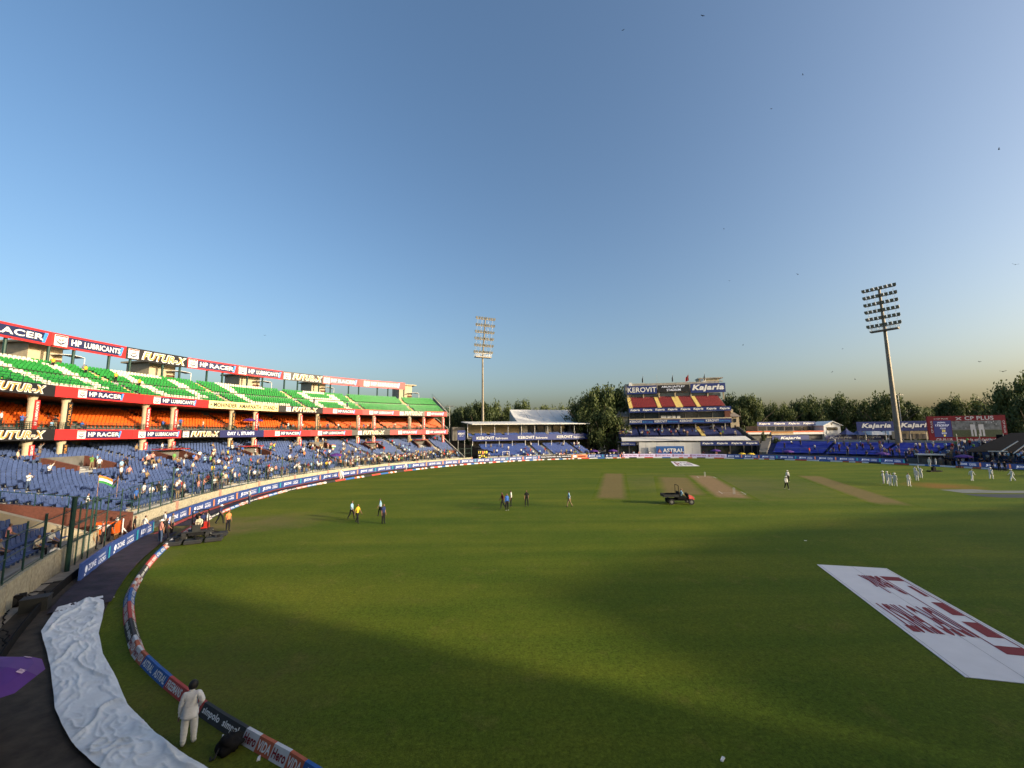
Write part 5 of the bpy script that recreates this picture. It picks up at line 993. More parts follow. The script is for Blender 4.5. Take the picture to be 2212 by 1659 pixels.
# ================================================================ TREES
def crown_mesh(seed, dark, leaves=6500):
    r = random.Random(seed); b = MB(); cl = []
    for k in range(58):   # foliage clumps filling a broad dome, unit size: radius 1, height 1
        t = r.random() * 2 * math.pi; zz = r.random(); rad = math.sqrt(max(.05, 1 - (zz * 1.12 - .25) ** 2)) * r.uniform(.3, .9); cl.append((Vector((rad * math.cos(t), rad * math.sin(t), .06 + zz * .84)), r.uniform(.14, .27)))
    for k in range(leaves):
        c, s = cl[k % len(cl)]; d = Vector((r.gauss(0, 1), r.gauss(0, 1), r.gauss(0, 1) * .8)); d.normalize(); p = c + d * s * (r.random() ** .35); sz = r.uniform(.024, .052)
        n = (d + Vector((r.gauss(0, .6), r.gauss(0, .6), r.gauss(0, .6) + .4))).normalized(); a = n.orthogonal().normalized(); a = (Matrix.Rotation(r.random() * 6.28, 3, n) @ a); q = n.cross(a); b.poly([p + a * sz, p + q * sz * .6, p - a * sz, p - q * sz * .6])
    return b.mesh('crown', 'leaf_dark' if dark else 'leaf')
CROWN = [crown_mesh(s, s % 2) for s in range(7)]
def trunk_mesh(seed):
    r = random.Random(seed); b = MB(); b.tube((0, 0, 0), (.02, 0, .35), .05, .035, 8)
    for k in range(6):
        t = k * 1.05 + r.random(); p = Vector((.02, 0, r.uniform(.22, .35))); q = Vector((.32 * math.cos(t), .32 * math.sin(t), r.uniform(.5, .68))); b.tube(p, q, .024, .012, 6); b.tube(q, q + Vector((.25 * math.cos(t + .4), .25 * math.sin(t + .4), .2)), .012, .004, 5)
    b.tube((.02, 0, .33), (0, .03, .85), .03, .008, 6); return b.mesh('trunk', 'bark')
TRUNK = [trunk_mesh(s) for s in range(3)]
rt = random.Random(21)
def tree(px, ytop, wpx, Z, k, label, group='trees behind the ground'):
    r0 = ray(px, 905); p = CP + r0 * (Z / r0.y); r1 = ray(px, ytop); zt = HC + (r1 * (Z / r1.y)).z; rad = max(.36 * zt, wpx * Z / FPX / 2 * 1.25)
    t = empty('tree', (p.x, p.y, 0), rt.random() * 6, label, 'tree', group); zb0 = zt * .16
    inst('trunk', TRUNK[k % 3], t, (0, 0, 0), 0, (zt * .8, zt * .8, zt * .9)); inst('crown', CROWN[k % 7], t, (0, 0, zb0), 0, (rad, rad, zt - zb0)); return t
TL = [(975, 884, 50, 165), (1005, 880, 60, 175), (1042, 871, 75, 160), (1083, 872, 50, 170), (1123, 868, 60, 185), (1155, 884, 40, 220), (1187, 876, 40, 230), (1219, 877, 34, 240), (1256, 862, 56, 152), (1285, 846, 70, 146), (1318, 831, 72, 150), (1345, 838, 50, 158), (1270, 890, 60, 142), (1310, 880, 80, 141), (1340, 900, 50, 141),
      (1590, 858, 50, 165), (1615, 856, 56, 160), (1655, 875, 44, 168), (1690, 873, 54, 162), (1728, 868, 50, 166), (1758, 860, 56, 160), (1790, 867, 44, 172), (1815, 857, 56, 158), (1850, 866, 50, 164), (1880, 871, 44, 170), (1917, 853, 56, 150), (1958, 868, 52, 156), (1995, 880, 44, 160), (2022, 884, 40, 168), (2058, 866, 52, 140), (2092, 858, 62, 136), (2130, 870, 56, 142), (2162, 872, 44, 140), (2190, 840, 62, 118), (2225, 812, 90, 116), (2180, 880, 60, 122), (2240, 850, 80, 110)]
for k in range(22): TL.append((1570 + k * 30, 884 + rt.uniform(-3, 5), 52, 196 + rt.uniform(-8, 10)))
for k in range(8): TL.append((950 + k * 36, 888 + rt.uniform(-3, 4), 56, 205 + rt.uniform(-8, 10)))
TL.sort()
for k, (x, y, w, Z) in enumerate(TL): tree(x, y, w, Z, k, f"{'dark' if k % 7 % 2 else 'green'} leafy tree behind the ground, {ordn(k)} from the left")
# two clipped shrubs by the club house
for k, (x, y0, y1, w) in enumerate(((325, 525, 690, 60), (540, 640, 760, 120))):
    u0, u1, z0, z1 = F1.rect(c7, x - w / 2, y0, x + w / 2, y1, -3); t = empty('shrub', F1.W((u0 + u1) / 2, -3, 0), 0, ('narrow pointed shrub by the club house', 'round bush by the blue sign of the club house')[k], 'shrub', 'shrubs by the club house')
    inst('stem', TRUNK[k], t, (0, 0, 0), 0, (1.5, 1.5, z1 * .8)); inst('foliage', CROWN[k * 2], t, (0, 0, z0 * .6), 0, ((u1 - u0) / 2, (u1 - u0) / 2, z1 - z0 * .6))
# ================================================================ PEOPLE
def person_mesh(pose, lod=1, name='person'):
    """a continuous skinned body, facing +Y, feet at z=0; materials: shirt, trouser, skin, hair, shoe"""
    J = {}; E_ = []
    def v(n, p, r, m): J[n] = (Vector(p), r if isinstance(r, tuple) else (r, r), m)
    lean = pose.get('lean', 0); hz = pose.get('hip', .93); sit = pose.get('sit', False); fat = pose.get('fat', 1.0)
    R3 = Matrix.Rotation(-lean, 3, 'X'); up = lambda x, y, z: Vector((0, 0, hz)) + R3 @ Vector((x, y, z - .93))
    v('pel', (0, 0, hz), (.155 * fat, .125 * fat), 'T'); v('wst', up(0, 0, 1.10), (.15 * fat, .115 * fat), 'S'); v('chs', up(0, 0, 1.30), (.165 * fat, .115 * fat), 'S'); v('nkb', up(0, 0, 1.42), (.10, .085), 'S'); v('nek', up(0, .01, 1.48), .05, 'K')
    nod = pose.get('nod', 0); hd = lambda y, z: up(0, .012, 1.50) + R3 @ (Matrix.Rotation(-nod, 3, 'X') @ Vector((0, y, z)))
    v('hd1', hd(.018, .05), (.068, .078), 'K'); v('hd2', hd(.012, .125), (.080, .095), 'K'); v('hd3', hd(-.004, .185), (.062, .075), 'H'); v('nos', hd(.112, .075), .016, 'K')
    E_ += [('pel', 'wst'), ('wst', 'chs'), ('chs', 'nkb'), ('nkb', 'nek'), ('nek', 'hd1'), ('hd1', 'hd2'), ('hd2', 'hd3'), ('hd1', 'nos')]
    for s, n in ((-1, 'l'), (1, 'r')):
        ua, fa = pose.get('arm_' + n, ((-.06, .15), (.25, .1)))   # (forward, outward) for upper arm and forearm, radians
        sh = up(s * .165, 0, 1.385); d1 = Vector((s * math.sin(ua[1]), math.sin(ua[0]) * math.cos(ua[1]), -math.cos(ua[0]) * math.cos(ua[1]))); el = sh + R3 @ d1 * .29
        d2 = Vector((s * math.sin(fa[1]), math.sin(fa[0]) * math.cos(fa[1]), -math.cos(fa[0]) * math.cos(fa[1]))); wr = el + R3 @ d2 * .25; hn = wr + R3 @ d2 * .09; fi = wr + R3 @ d2 * .16
        ls = pose.get('long', False); loose = pose.get('loose', 1.0)
        v('sh' + n, sh, .075 * loose, 'S'); v('el' + n, el, .05 * loose, 'S' if True else 'K'); v('wr' + n, wr, .034 * (1.25 if ls else 1), 'S' if ls else 'K'); v('hn' + n, hn, (.036, .02), 'K')
        E_ += [('chs', 'sh' + n), ('sh' + n, 'el' + n), ('el' + n, 'wr' + n), ('wr' + n, 'hn' + n)]
        side = Vector((0, 1, 0)) if abs(d2.y) < .7 else Vector((-s, 0, 0)); side = (R3 @ side)
        nf = 4 if lod > 1 else 2
        for k in range(nf): off = (k - (nf - 1) / 2) * (.02 if nf == 4 else .03); ln = (.062, .075, .07, .055)[k] if nf == 4 else .07; v(f'f{k}{n}', hn + R3 @ d2 * .02 + side * off + R3 @ d2 * ln * .6, .009 if nf == 4 else .013, 'K'); v(f'g{k}{n}', hn + R3 @ d2 * (.02 + ln) + side * off + Vector((-s * .018, 0, 0)), .008 if nf == 4 else .011, 'K'); E_ += [('hn' + n, f'f{k}{n}'), (f'f{k}{n}', f'g{k}{n}')]
        v('th' + n, hn - R3 @ d2 * .02 + side * .05, .010, 'K'); E_.append(('wr' + n, 'th' + n))
        ul, ll = pose.get('leg_' + n, (0.03, -.02)); hp = Vector((s * .088, 0, hz - .04)); so_ = pose.get('spread', .02) * s
        kn = hp + Vector((so_, math.sin(ul) * .42, -math.cos(ul) * .42)); an = kn + Vector((so_ * .5, math.sin(ll) * .40, -math.cos(ll) * .40)); bag = pose.get('bag', 1.0)
        v('hp' + n, hp, .105 * fat, 'T'); v('kn' + n, kn, .072 * bag, 'T'); v('an' + n, an, .05 * bag, 'T'); v('he' + n, an + Vector((0, -.02, -.05)), .045, 'B'); v('to' + n, an + Vector((s * .02, .15, -.065)), (.045, .03), 'B')
        E_ += [('pel', 'hp' + n), ('hp' + n, 'kn' + n), ('kn' + n, 'an' + n), ('an' + n, 'he' + n), ('he' + n, 'to' + n)]
    keys = list(J); me = bpy.data.meshes.new(name); me.from_pydata([J[k][0] for k in keys], [(keys.index(a), keys.index(b)) for a, b in E_], [])
    ob = bpy.data.objects.new(name, me); COL.objects.link(ob); sk = ob.modifiers.new('skin', 'SKIN'); sk.use_smooth_shade = True; sk.branch_smoothing = .6
    for k, d in zip(keys, me.skin_vertices[0].data): d.radius = J[k][1]; d.use_root = (k == 'pel')
    if lod: ss = ob.modifiers.new('sub', 'SUBSURF'); ss.levels = ss.render_levels = lod
    dg = bpy.context.evaluated_depsgraph_get(); out = bpy.data.meshes.new_from_object(ob.evaluated_get(dg)); bpy.data.objects.remove(ob); out.name = name
    lo = min(q.co.z for q in out.vertices)
    if not sit:
        for q in out.vertices: q.co.z -= lo
    else: lo = 0
    out.materials.clear()
    for m in ('shirt', 'trouser', 'skin', 'hair', 'shoe' if pose.get('wshoe') else 'darkshoe'): out.materials.append(MATS[m])
    seg = [(J[a][0] - Vector((0, 0, lo)), J[b][0] - Vector((0, 0, lo)), J[a][2], J[b][2], a, b) for a, b in E_]; mi = []
    for f in out.polygons:
        c = f.center; best = None
        for p, q, ma, mb_, a, b in seg:
            d = q - p; t = max(0, min(1, (c - p).dot(d) / max(1e-9, d.dot(d)))); dist = (c - (p + d * t)).length - .6 * (J[a][1][0] * (1 - t) + J[b][1][0] * t)
            if best is None or dist < best[0]: best = (dist, ma if t < .55 else mb_, a, b, t)
        m = best[1]; a, b, t = best[2:]
        if a == 'pel' and b == 'wst': m = 'S' if t > pose.get('hem', .12) else 'T'
        if a == 'pel' and b[:2] == 'hp': m = 'T' if c.z < hz - lo - .02 else 'S'
        if a[:2] == 'el' and not pose.get('long'): m = 'S' if t < .12 else 'K'
        if a[:2] == 'sh' and not pose.get('long'): m = 'S' if t < .85 else 'K'
        if a == 'chs' and b == 'nkb': m = 'S'
        if a == 'hd1' or a == 'hd2' or b == 'hd1':   # hair: back and top of the head
            rel = R3.transposed() @ (c - (J['hd2'][0] - Vector((0, 0, lo))))
            m = 'H' if (rel.y < -.012 and rel.z > -.075) or rel.z > .045 else 'K'
        mi.append('STKHB'.index(m))
    out.polygons.foreach_set('material_index', mi); out.polygons.foreach_set('use_smooth', [True] * len(mi))
    if pose.get('fold'):
        for q in out.vertices:
            p = q.co; w_ = Vector((p.x * 9, p.y * 9, p.z * 13)); a_ = pose['fold'] if .75 < p.z < 1.4 else pose['fold'] * .6
            if p.z > 1.47 or p.z < .12: a_ = 0
            q.co = p + q.normal * a_ * (noise.noise(w_) + .6 * noise.noise(w_ * 2.2) + (.8 * (1 - abs(noise.noise(w_ * .8))) ** 4 - .3))
    out.update(); return out
dn = ((-.05, .16), (.2, .08))
POSES = {
 'stand': dict(), 'wide': dict(spread=.05, arm_l=((.1, .25), (.6, -.3)), arm_r=((.05, .2), (.3, .05))),
 'phone': dict(arm_l=((.7, .15), (2.2, -.35)), arm_r=((.7, .15), (2.3, -.35)), nod=.1), 'folded': dict(arm_l=((.3, .2), (1.4, -1.0)), arm_r=((.25, .2), (1.3, -.95))),
 'hip': dict(arm_l=((-.2, .6), (.3, -.7)), arm_r=((-.05, .15), (.3, .1)), leg_r=(.15, -.05)), 'wave': dict(arm_l=((2.6, .3), (2.9, .1)), arm_r=((.2, .2), (1.2, -.4))),
 'walk': dict(leg_l=(.42, .12), leg_r=(-.25, -.55), arm_l=((-.4, .12), (-.15, .08)), arm_r=((.4, .12), (.75, 0)), lean=.04), 'walk2': dict(leg_r=(.36, .1), leg_l=(-.2, -.5), arm_r=((-.35, .12), (-.1, .08)), arm_l=((.35, .12), (.7, 0)), lean=.03),
 'bend': dict(lean=.7, arm_l=((.9, .1), (1.0, 0)), arm_r=((.8, .1), (1.0, 0)), leg_l=(.2, -.1)), 'sit': dict(hip=.44, sit=True, leg_l=(1.45, .05), leg_r=(1.45, -.05), arm_l=((.4, .15), (1.2, -.3)), arm_r=((.4, .15), (1.2, -.3)), lean=.1)}
PTXT = {'stand': 'standing', 'wide': 'standing astride', 'phone': 'holding a phone up', 'folded': 'with folded arms', 'hip': 'with a hand on hip', 'wave': 'waving an arm', 'walk': 'walking', 'walk2': 'walking', 'bend': 'bending over', 'sit': 'sitting'}
PMESH = {k: person_mesh(p, 1) for k, p in POSES.items()}; PLONG = {k: person_mesh(dict(p, long=True, wshoe=True, bag=1.15), 1) for k, p in POSES.items()}; PLOW = {k: person_mesh(dict(POSES[k]), 0) for k in ('stand', 'phone', 'walk', 'sit', 'folded')}
SH = {'white': (.62, .61, .58), 'cream': (.52, .45, .33), 'light blue': (.25, .42, .58), 'navy': (.02, .03, .09), 'black': (.015, .015, .017), 'maroon': (.12, .02, .025), 'red': (.42, .03, .025), 'pink': (.55, .24, .2), 'orange': (.62, .22, .08), 'yellow': (.62, .42, .04), 'green': (.12, .3, .08), 'grey': (.18, .18, .19), 'khaki': (.26, .19, .1), 'blue': (.04, .12, .4), 'teal': (.05, .28, .26)}
PEOPLE = []
def person(pos, face, pose, shirt, leg=0, label=None, zone=None, long=False, h=1.0, cat='person', group='spectators'):
    """face: direction angle in degrees the person looks to; leg: trouser colour 0 black 1 navy 2 grey 3 khaki 4 jeans 5 white"""
    o = inst('person', (PLONG if long else PMESH)[pose], None, pos, R_(face - 90), (h, h, h)); o.color = (*SH[shirt], (leg + .5) / 6); o['category'] = cat
    if label: o['label'] = label
    if group: o['group'] = group
    PEOPLE.append((o, shirt, pose, zone)); return o
HATM = None
def hat(o, m='skinhat', wide=.17):
    global HATM
    b = MB(); b.tube((0, 0, 0), (0, 0, .02), wide, wide * .96, 14); b.tube((0, 0, .015), (0, 0, .11), .105, .085, 12); me = b.mesh('hat', m)
    zt = max(v.co.z for v in o.data.vertices); tops = [v.co for v in o.data.vertices if v.co.z > zt - .03]; c = sum((Vector(t) for t in tops), Vector()) / len(tops); h = inst('hat', me, o, (c.x, c.y, zt - .075)); return h
# --- on the field
def fp(x, y, face, pose, shirt, leg, label, **k): return person(G(x, y), face, pose, shirt, leg, label, group='people on the field', **k)
fp(759, 1121.4, -15, 'walk', 'light blue', 0, 'man in light blue shirt walking, leftmost of the four on the left grass', h=1.0)
fp(771.5, 1130, -20, 'walk2', 'yellow', 0, 'man in yellow shirt and dark trousers walking on the left grass')
fp(821.5, 1115, -160, 'walk2', 'light blue', 0, 'man in pale blue shirt striding, rear one of the right pair on the left grass')
fp(827.7, 1131, -30, 'stand', 'navy', 0, 'man in navy top, front one of the right pair on the left grass')
fp(1085.7, 1098, 195, 'walk', 'maroon', 0, 'man in dark maroon shirt at the left of the midfield three')
fp(1095, 1102.6, -60, 'stand', 'blue', 0, 'man in blue jacket and white shoes in the midfield three', long=True)
fp(1104, 1094, 180, 'stand', 'white', 0, 'man in white top and black trousers in the midfield three')
fp(1137.7, 1093.8, -80, 'wide', 'black', 0, 'man all in black standing alone at midfield')
fp(1230, 1095, 170, 'walk', 'light blue', 3, 'man in light blue shirt and khaki trousers walking at midfield')
o = fp(1699.6, 1056.6, -100, 'walk', 'white', 0, 'nearer of two umpires in white shirt, black trousers and hat', long=True); hat(o)
o = fp(1702.5, 1041, -100, 'stand', 'white', 0, 'farther of two umpires in white shirt and hat', long=True); hat(o)
CR = [(1909.5, 1044.5, 'folded', 1), (1918, 1045.7, 'stand', 1), (1924.7, 1048.9, 'walk', 0), (1934.5, 1050.3, 'hip', 1), (1964, 1050.3, 'wide', 0), (1978, 1031, 'folded', 0), (1981.4, 1038.8, 'stand', 0), (1990, 1033, 'wave', 0), (2100.7, 1038.8, 'walk', 0), (2142, 1035, 'walk2', 1), (2187.8, 1039.4, 'walk', 1), (2008.7, 1007.8, 'stand', 1), (2022.5, 1007, 'stand', 0)]
for k, (x, y, ps, ht) in enumerate(CR):
    o = fp(x, y, random.choice((-40, 0, 30, 150)), ps, 'white', 5, f"cricketer in white{' with white hat' if ht else ''}, {ordn(sorted(range(13), key=lambda i: CR[i][0]).index(k))} white clad player from the left", long=True, h=1.03)
    if ht: hat(o)
fp(537.7, 1089, 60, 'stand', 'white', 4, 'man in white shirt and jeans by the left boundary boards'); fp(739, 1036.5, -30, 'walk', 'white', 5, 'player in white walking inside the left boundary', long=True); fp(736, 1034, -60, 'stand', 'white', 5, 'player in white standing right at the left boards', long=True); fp(876.5, 1015.5, -60, 'walk', 'white', 5, 'player in white near the far left boards', long=True)
for k, (x, y, c) in enumerate(((1308, 992, 'navy'), (1315.5, 989, 'black'), (1333.5, 988.5, 'navy'), (1343, 989, 'pink'))): fp(x, y, 250, 'stand', c, 0, f'person in {c} by the far boards left of the sight screen, {ordn(k)} from the left')
for k, (x, y, c) in enumerate(((1958, 1004, 'navy'), (2073, 1012, 'black'), (2145, 1015, 'navy'), (2160, 1018, 'black'), (2172, 1018, 'black'))): fp(x, y, 200, 'stand', c, 0, f'person in {c} before the far right boards, {ordn(k)} of the dark clad ones')
fp(287.7, 1164.5, 40, 'stand', 'black', 0, 'stocky man in dark clothes at the gap in the left boards', h=1.04); fp(309.6, 1159.5, 60, 'walk', 'white', 2, 'man in white shirt and grey trousers at the gap in the left boards')
o = fp(345, 1173, 70, 'stand', 'pink', 4, 'man in pink shirt and cream hat by the mower'); hat(o, 'skinhat', .2)
fp(356.5, 1167.6, 40, 'walk2', 'black', 0, 'man in black clothes beside the man in pink'); fp(369.6, 1155, 20, 'stand', 'grey', 0, 'man in grey shirt behind the pink shirted man'); fp(353, 1150, 60, 'stand', 'white', 2, 'man in white shirt close to the boards behind the pink shirted man')
o = fp(475, 1131, 0, 'walk', 'navy', 0, 'man in navy with white hat walking right of the mower'); hat(o, 'white', .18)
o = fp(491.5, 1147, -20, 'stand', 'orange', 0, 'man in orange and navy shirt standing right of the mower')
fp(447, 1150, 200, 'stand', 'white', 2, 'man in cream overalls standing behind the mower', h=1.02); fp(436, 1152, 150, 'stand', 'navy', 0, 'man in dark navy standing left behind the mower'); fp(427, 1148, 120, 'folded', 'black', 0, 'man in black with folded arms behind the mower')
# crew behind the near boards
def cp_(x, y, face, pose, shirt, leg, label, z=0): person(G(x, y, z), face, pose, shirt, leg, label, group='crew by the near boards')
cp_(112, 1240, -20, 'folded', 'white', 0, 'man in white shirt and black trousers standing in shade by the gate post'); cp_(183, 1196, 60, 'bend', 'khaki', 0, 'crew member in khaki crouching behind the near board'); cp_(203, 1188, 80, 'stand', 'khaki', 0, 'crew member in khaki standing behind the near board', 0); cp_(219, 1176, 220, 'stand', 'pink', 0, 'crew member in pale pink behind the near board'); cp_(250, 1160, 190, 'stand', 'white', 0, 'man in white shirt before the orange box'); cp_(232, 1170, 30, 'bend', 'black', 0, 'crew member in black bending behind the near board')
cp_(106, 1192, -60, 'stand', 'light blue', 0, 'man in light blue behind the near green rails'); cp_(121, 1190, -50, 'stand', 'white', 0, 'man in white shirt behind the near green rails'); cp_(165, 1160, 0, 'folded', 'cream', 3, 'man in cream by the red passage wall'); cp_(190, 1155, 180, 'stand', 'black', 0, 'dark clad person by the red passage wall')
# --- in the big stand
rs = random.Random(5)
cols = ['white'] * 9 + ['cream'] * 3 + ['light blue'] * 3 + ['navy'] * 3 + ['black'] * 5 + ['maroon'] * 3 + ['red'] * 2 + ['pink'] * 2 + ['orange'] + ['yellow'] + ['green'] + ['grey'] * 4 + ['khaki'] * 3 + ['blue'] * 3
def on_tier(R, az, z, zone, poses, jitter=35):
    ps = rs.choice(poses); c = rs.choice(cols); p = pol(CS, R, az, z); person(p, az + 180 + rs.uniform(-jitter, jitter), ps, c, rs.choice((0, 0, 0, 1, 2, 3, 4, 4)), None, zone, h=rs.uniform(.93, 1.04))
ST = ['stand', 'stand', 'phone', 'folded', 'hip', 'wide', 'stand', 'wave']
n = 0
while n < 150:   # along the fence
    az = rs.uniform(122.5, 197); R = None
    for Rr, z in rowsb:
        if okblue(pol(CS, Rr - .3, az)): R = Rr; break
    k = rs.choice((0, 0, 0, 1, 1, 2)); Rk = R + .8 * k; z = zb(57.6 + .8 * round((Rk - 57.6) / .8), az); q = proj(pol(CS, Rk, az, z + 1))
    if q[0] < 240 or q[0] > 1005: continue
    if q[0] < 330 and rs.random() < .3: continue
    on_tier(Rk + .15, az, z, 'at the stand fence', ST); n += 1
n = 0
CLU = [(620, 990), (700, 985), (715, 990), (560, 985), (440, 1005), (470, 1015), (510, 1010), (800, 985), (860, 985), (330, 1010), (300, 1020)]
while n < 128:   # scattered among the seats
    if rs.random() < .62: cx, cy = rs.choice(CLU); x, y = rs.gauss(cx, 34), rs.gauss(cy, 9)
    else: x, y = rs.uniform(5, 985), rs.uniform(968, 1080)
    p = on_blue(x, y); R = math.hypot(p.x - CS.x, p.y - CS.y); az = math.degrees(math.atan2(p.y - CS.y, p.x - CS.x)) % 360
    k = round((R - 57.6) / .8); R = 57.6 + .8 * k
    if k < 3 or k > 29 or az > 197 or az < 122.5 or not okblue(pol(CS, R - 1.2, az)) or d0(pol(CS, R, az)) < 69.5: continue
    on_tier(R + .12, az, zb(R, az), 'among the blue seats', ST + ['sit', 'sit', 'walk', 'walk2', 'bend']); n += 1
for k in range(40):
    az = rs.uniform(122.5, 189); kk = rs.choice((0, 0, 0, 1)); R, z = rowso[kk]; on_tier(R + .2, az, z, 'at the orange tier rail', ['stand', 'phone', 'folded', 'sit', 'stand'])
for x, y, c in (c1(1060, 610) + ('yellow',), c1(1180, 655) + ('yellow',), c1(885, 545) + ('yellow',), c1(705, 480) + ('yellow',), c2(680, 595) + ('navy',), c2(945, 628) + ('navy',)):
    p, az = oncyl(x, y, CS, 83); k = min(range(14), key=lambda i: abs(proj(pol(CS, rowsg[i][0] + .2, az, rowsg[i][1] + .9))[1] - y)); R, z = rowsg[k]; person(pol(CS, R + .1, az, z), az + 180, 'stand', c, 0, None, 'among the green seats')
for x, y in (c1(730, 480), c2(190, 440), c2(265, 455)): p, az = oncyl(x, y, CS, 91.5); person(pol(CS, 91.5, az, 18.3), az + 160, 'stand', 'grey', 0, None, 'on the walkway above the green seats')
for k, az, c in ((0, 209.2, 'white'), (0, 210.6, 'cream'), (1, 212.4, 'grey'), (2, 209.8, 'pink'), (3, 213.5, 'white')):
    person(pol(C0, 67.9 + .8 * k + .42, az, zn(67.9 + .8 * k) + .02), az + 180 + 15 * (k - 1), 'sit', c, 0, None, 'in the near seating block')
person(pol(C0, 70.5, 201.0, zb(60.5)), 40, 'folded', 'white', 0, 'man in white shirt standing above the red passage wall', None)
byk = {}
for o, c, ps, zone in PEOPLE:
    if 'label' not in o: byk.setdefault((c, PTXT[ps], zone), []).append(o)
for (c, t, zone), L in byk.items():
    L.sort(key=lambda o: proj(o.location)[0])
    for i, o in enumerate(L): o['label'] = f"person in {c} {t} {zone}" + (f", {ordn(i)} from left" if len(L) > 1 else '')
# --- the man in white in the foreground
fm_ = person_mesh(dict(long=True, loose=1.4, bag=1.4, fat=1.22, nod=.55, lean=.10, hem=-.35, wshoe=True, arm_l=((-.02, .22), (.12, .12)), arm_r=((-.15, .5), (.9, -.5)), leg_l=(.02, -.05), leg_r=(.14, .02), spread=.02, fold=.011), 3, 'person')
for i, m in enumerate(('shirt', 'trouser', 'skin', 'hair', 'shoe')): fm_.materials[i] = MATS[m]
pm = G(405, 1611); o = inst('person', fm_, None, pm, R_(112 - 90), (.89,) * 3); o.color = (.66, .66, .66, 5.5 / 6); tag(o, 'man in loose white jersey and trousers standing by the near boundary, head bowed', 'person', 'people on the field')
hb = MB(); zt = max(v.co.z for v in fm_.vertices); tp = [v.co for v in fm_.vertices if v.co.z > zt - .06]; c = sum((Vector(t) for t in tp), Vector()) / len(tp)
for k in range(5):
    rr = random.Random(k); 
hb.ball((c.x, c.y - .015, c.z - .075), .128, 18, 12, (.95, 1.08, 1.12))
for q in range(len(hb.v)): w_ = Vector(hb.v[q]); hb.v[q] = tuple(w_ + (w_ - Vector((c.x, c.y, c.z - .08))).normalized() * .012 * noise.noise(w_ * 30))
hb.build('hair', 'hair', o, True)
hm = MB(); n = 32; rows_ = [(1.12, .165, .135), (1.02, .185, .15), (.93, .2, .165), (.86, .212, .175), (.80, .215, .18), (.80, .2, .165)]; idx = []
for z, rx, ry in rows_:
    idx.append(len(hm.v))
    for k in range(n): t = 2 * math.pi * k / n; w_ = 1 + .07 * math.sin(t * 5 + z * 6) * (1.15 - z) / .3 + .05 * noise.noise(Vector((math.cos(t) * 2, math.sin(t) * 2, z * 9))); hm.v.append((rx * w_ * math.cos(t), -.02 + ry * w_ * math.sin(t), z + .02 * math.sin(t * 2)))
for a_, b_ in zip(idx[:-1], idx[1:]):
    for k in range(n): hm.f.append((a_ + k, b_ + k, b_ + (k + 1) % n, a_ + (k + 1) % n)); hm.m.append(0)
hm = hm.build('jersey_hem', 'shirt', o, True); hm.color = o.color
# --- distant crowd (one mass)
v, f, mi, tint = [], [], [], []
def add_far(p, face, ps, col):
    me = PLOW[ps]; base = len(v); a = R_(face - 90); c, s = math.cos(a), math.sin(a)
    v.extend((p[0] + c * q.co.x - s * q.co.y, p[1] + s * q.co.x + c * q.co.y, p[2] + q.co.z) for q in me.vertices)
    tr = random.choice(((.015, .015, .02), (.03, .04, .08), (.1, .09, .08), (.2, .15, .1)))
    for po in me.polygons: f.append(tuple(base + i for i in po.vertices)); tint.append((SH[col], tr, (.2, .11, .07), (.012, .01, .01), (.1, .1, .1))[po.material_index])
rf = random.Random(9)
for k in range(78):
    u0, u1, d_ = FP.uz(c6(190, 800), 6)[0], FP.uz(c6(1490, 800), 6)[0], 0; row = rf.randrange(10); t = rf.random(); t = t ** 1.5 if rf.random() < .7 else t
    zz0 = FP.uz(c6(190, 852), 2.6)[1] + .2; zz1 = FP.uz(c6(850, 745), 11)[1]; add_far(FP.W(u0 + (u1 - u0) * t, 2.6 + 8.4 * (row + .4) / 10, zz0 + (zz1 - zz0) * row / 10), 250, rf.choice(list(PLOW)), rf.choice(cols))
for k in range(170):
    a = rf.gauss(22, 7) if rf.random() < .7 else rf.uniform(8, 50); k2 = rf.choice((0, 0, 1, 2, 4, 6, 8, 10, 12, 14)); R, z = rowr[k2]
    if 6 < a < 52: add_far(pol(C0, R + .4, a, z + .35), a + 180 + rf.uniform(-60, 60), rf.choice(list(PLOW)), rf.choice(cols))
for k in range(44): a = rf.uniform(7, 24); add_far(pol(C0, 66.6 + rf.uniform(-.4, .8), a, 0), a + 180 + rf.uniform(-80, 80), rf.choice(['stand', 'folded', 'walk']), rf.choice(['white', 'black', 'navy', 'black', 'grey', 'navy']))
for k in range(38): row = rf.choice((0, 0, 0, 2, 5, 8, 10)); add_far(FK.W(rf.uniform(uL, uR), .3 + .833 * row, .9 + .25 * row), 290, rf.choice(list(PLOW)), rf.choice(cols))
for k in range(40): a = rf.uniform(60, 122); add_far(pol(C0, 66.9 + rf.random() * 1.5, a, 0), a + 180, rf.choice(['stand', 'folded', 'walk']), rf.choice(cols))
for k in range(24): add_far(F4.W(ua + 6 + rf.random() * (ub + 6 - ua), 1.4 + 1.1667 * (kk_ := rf.randrange(5)), .8 + (za - 1.4) * kk_ / 6), 200, 'stand', rf.choice(['white', 'white', 'grey', 'black']))
n = 0
while n < 190:   # denser far right half of the big stand
    if rf.random() < .6:
        az = rf.uniform(122.5, 152); R = next(Rr for Rr, z in rowsb if okblue(pol(CS, Rr - .3, az))) + .8 * rf.choice((0, 0, 1, 1, 2, 3)); z = zb(57.6 + .8 * round((R - 57.6) / .8), az)
    else:
        az = rf.uniform(123, 168); k = rf.randrange(8, 29); R = 57.6 + .8 * k; z = zb(R, az)
        if not okblue(pol(CS, R - 1.2, az)): continue
    add_far(pol(CS, R + .12, az, z), az + 180 + rf.uniform(-40, 40), rf.choice(['stand', 'phone', 'folded', 'stand', 'sit']), rf.choice(cols)); n += 1
me = bpy.data.meshes.new('distant_crowd'); me.from_pydata(v, [], f); me.materials.append(MATS['tinted']); at = me.attributes.new('tint', 'FLOAT_COLOR', 'FACE')
flat = []
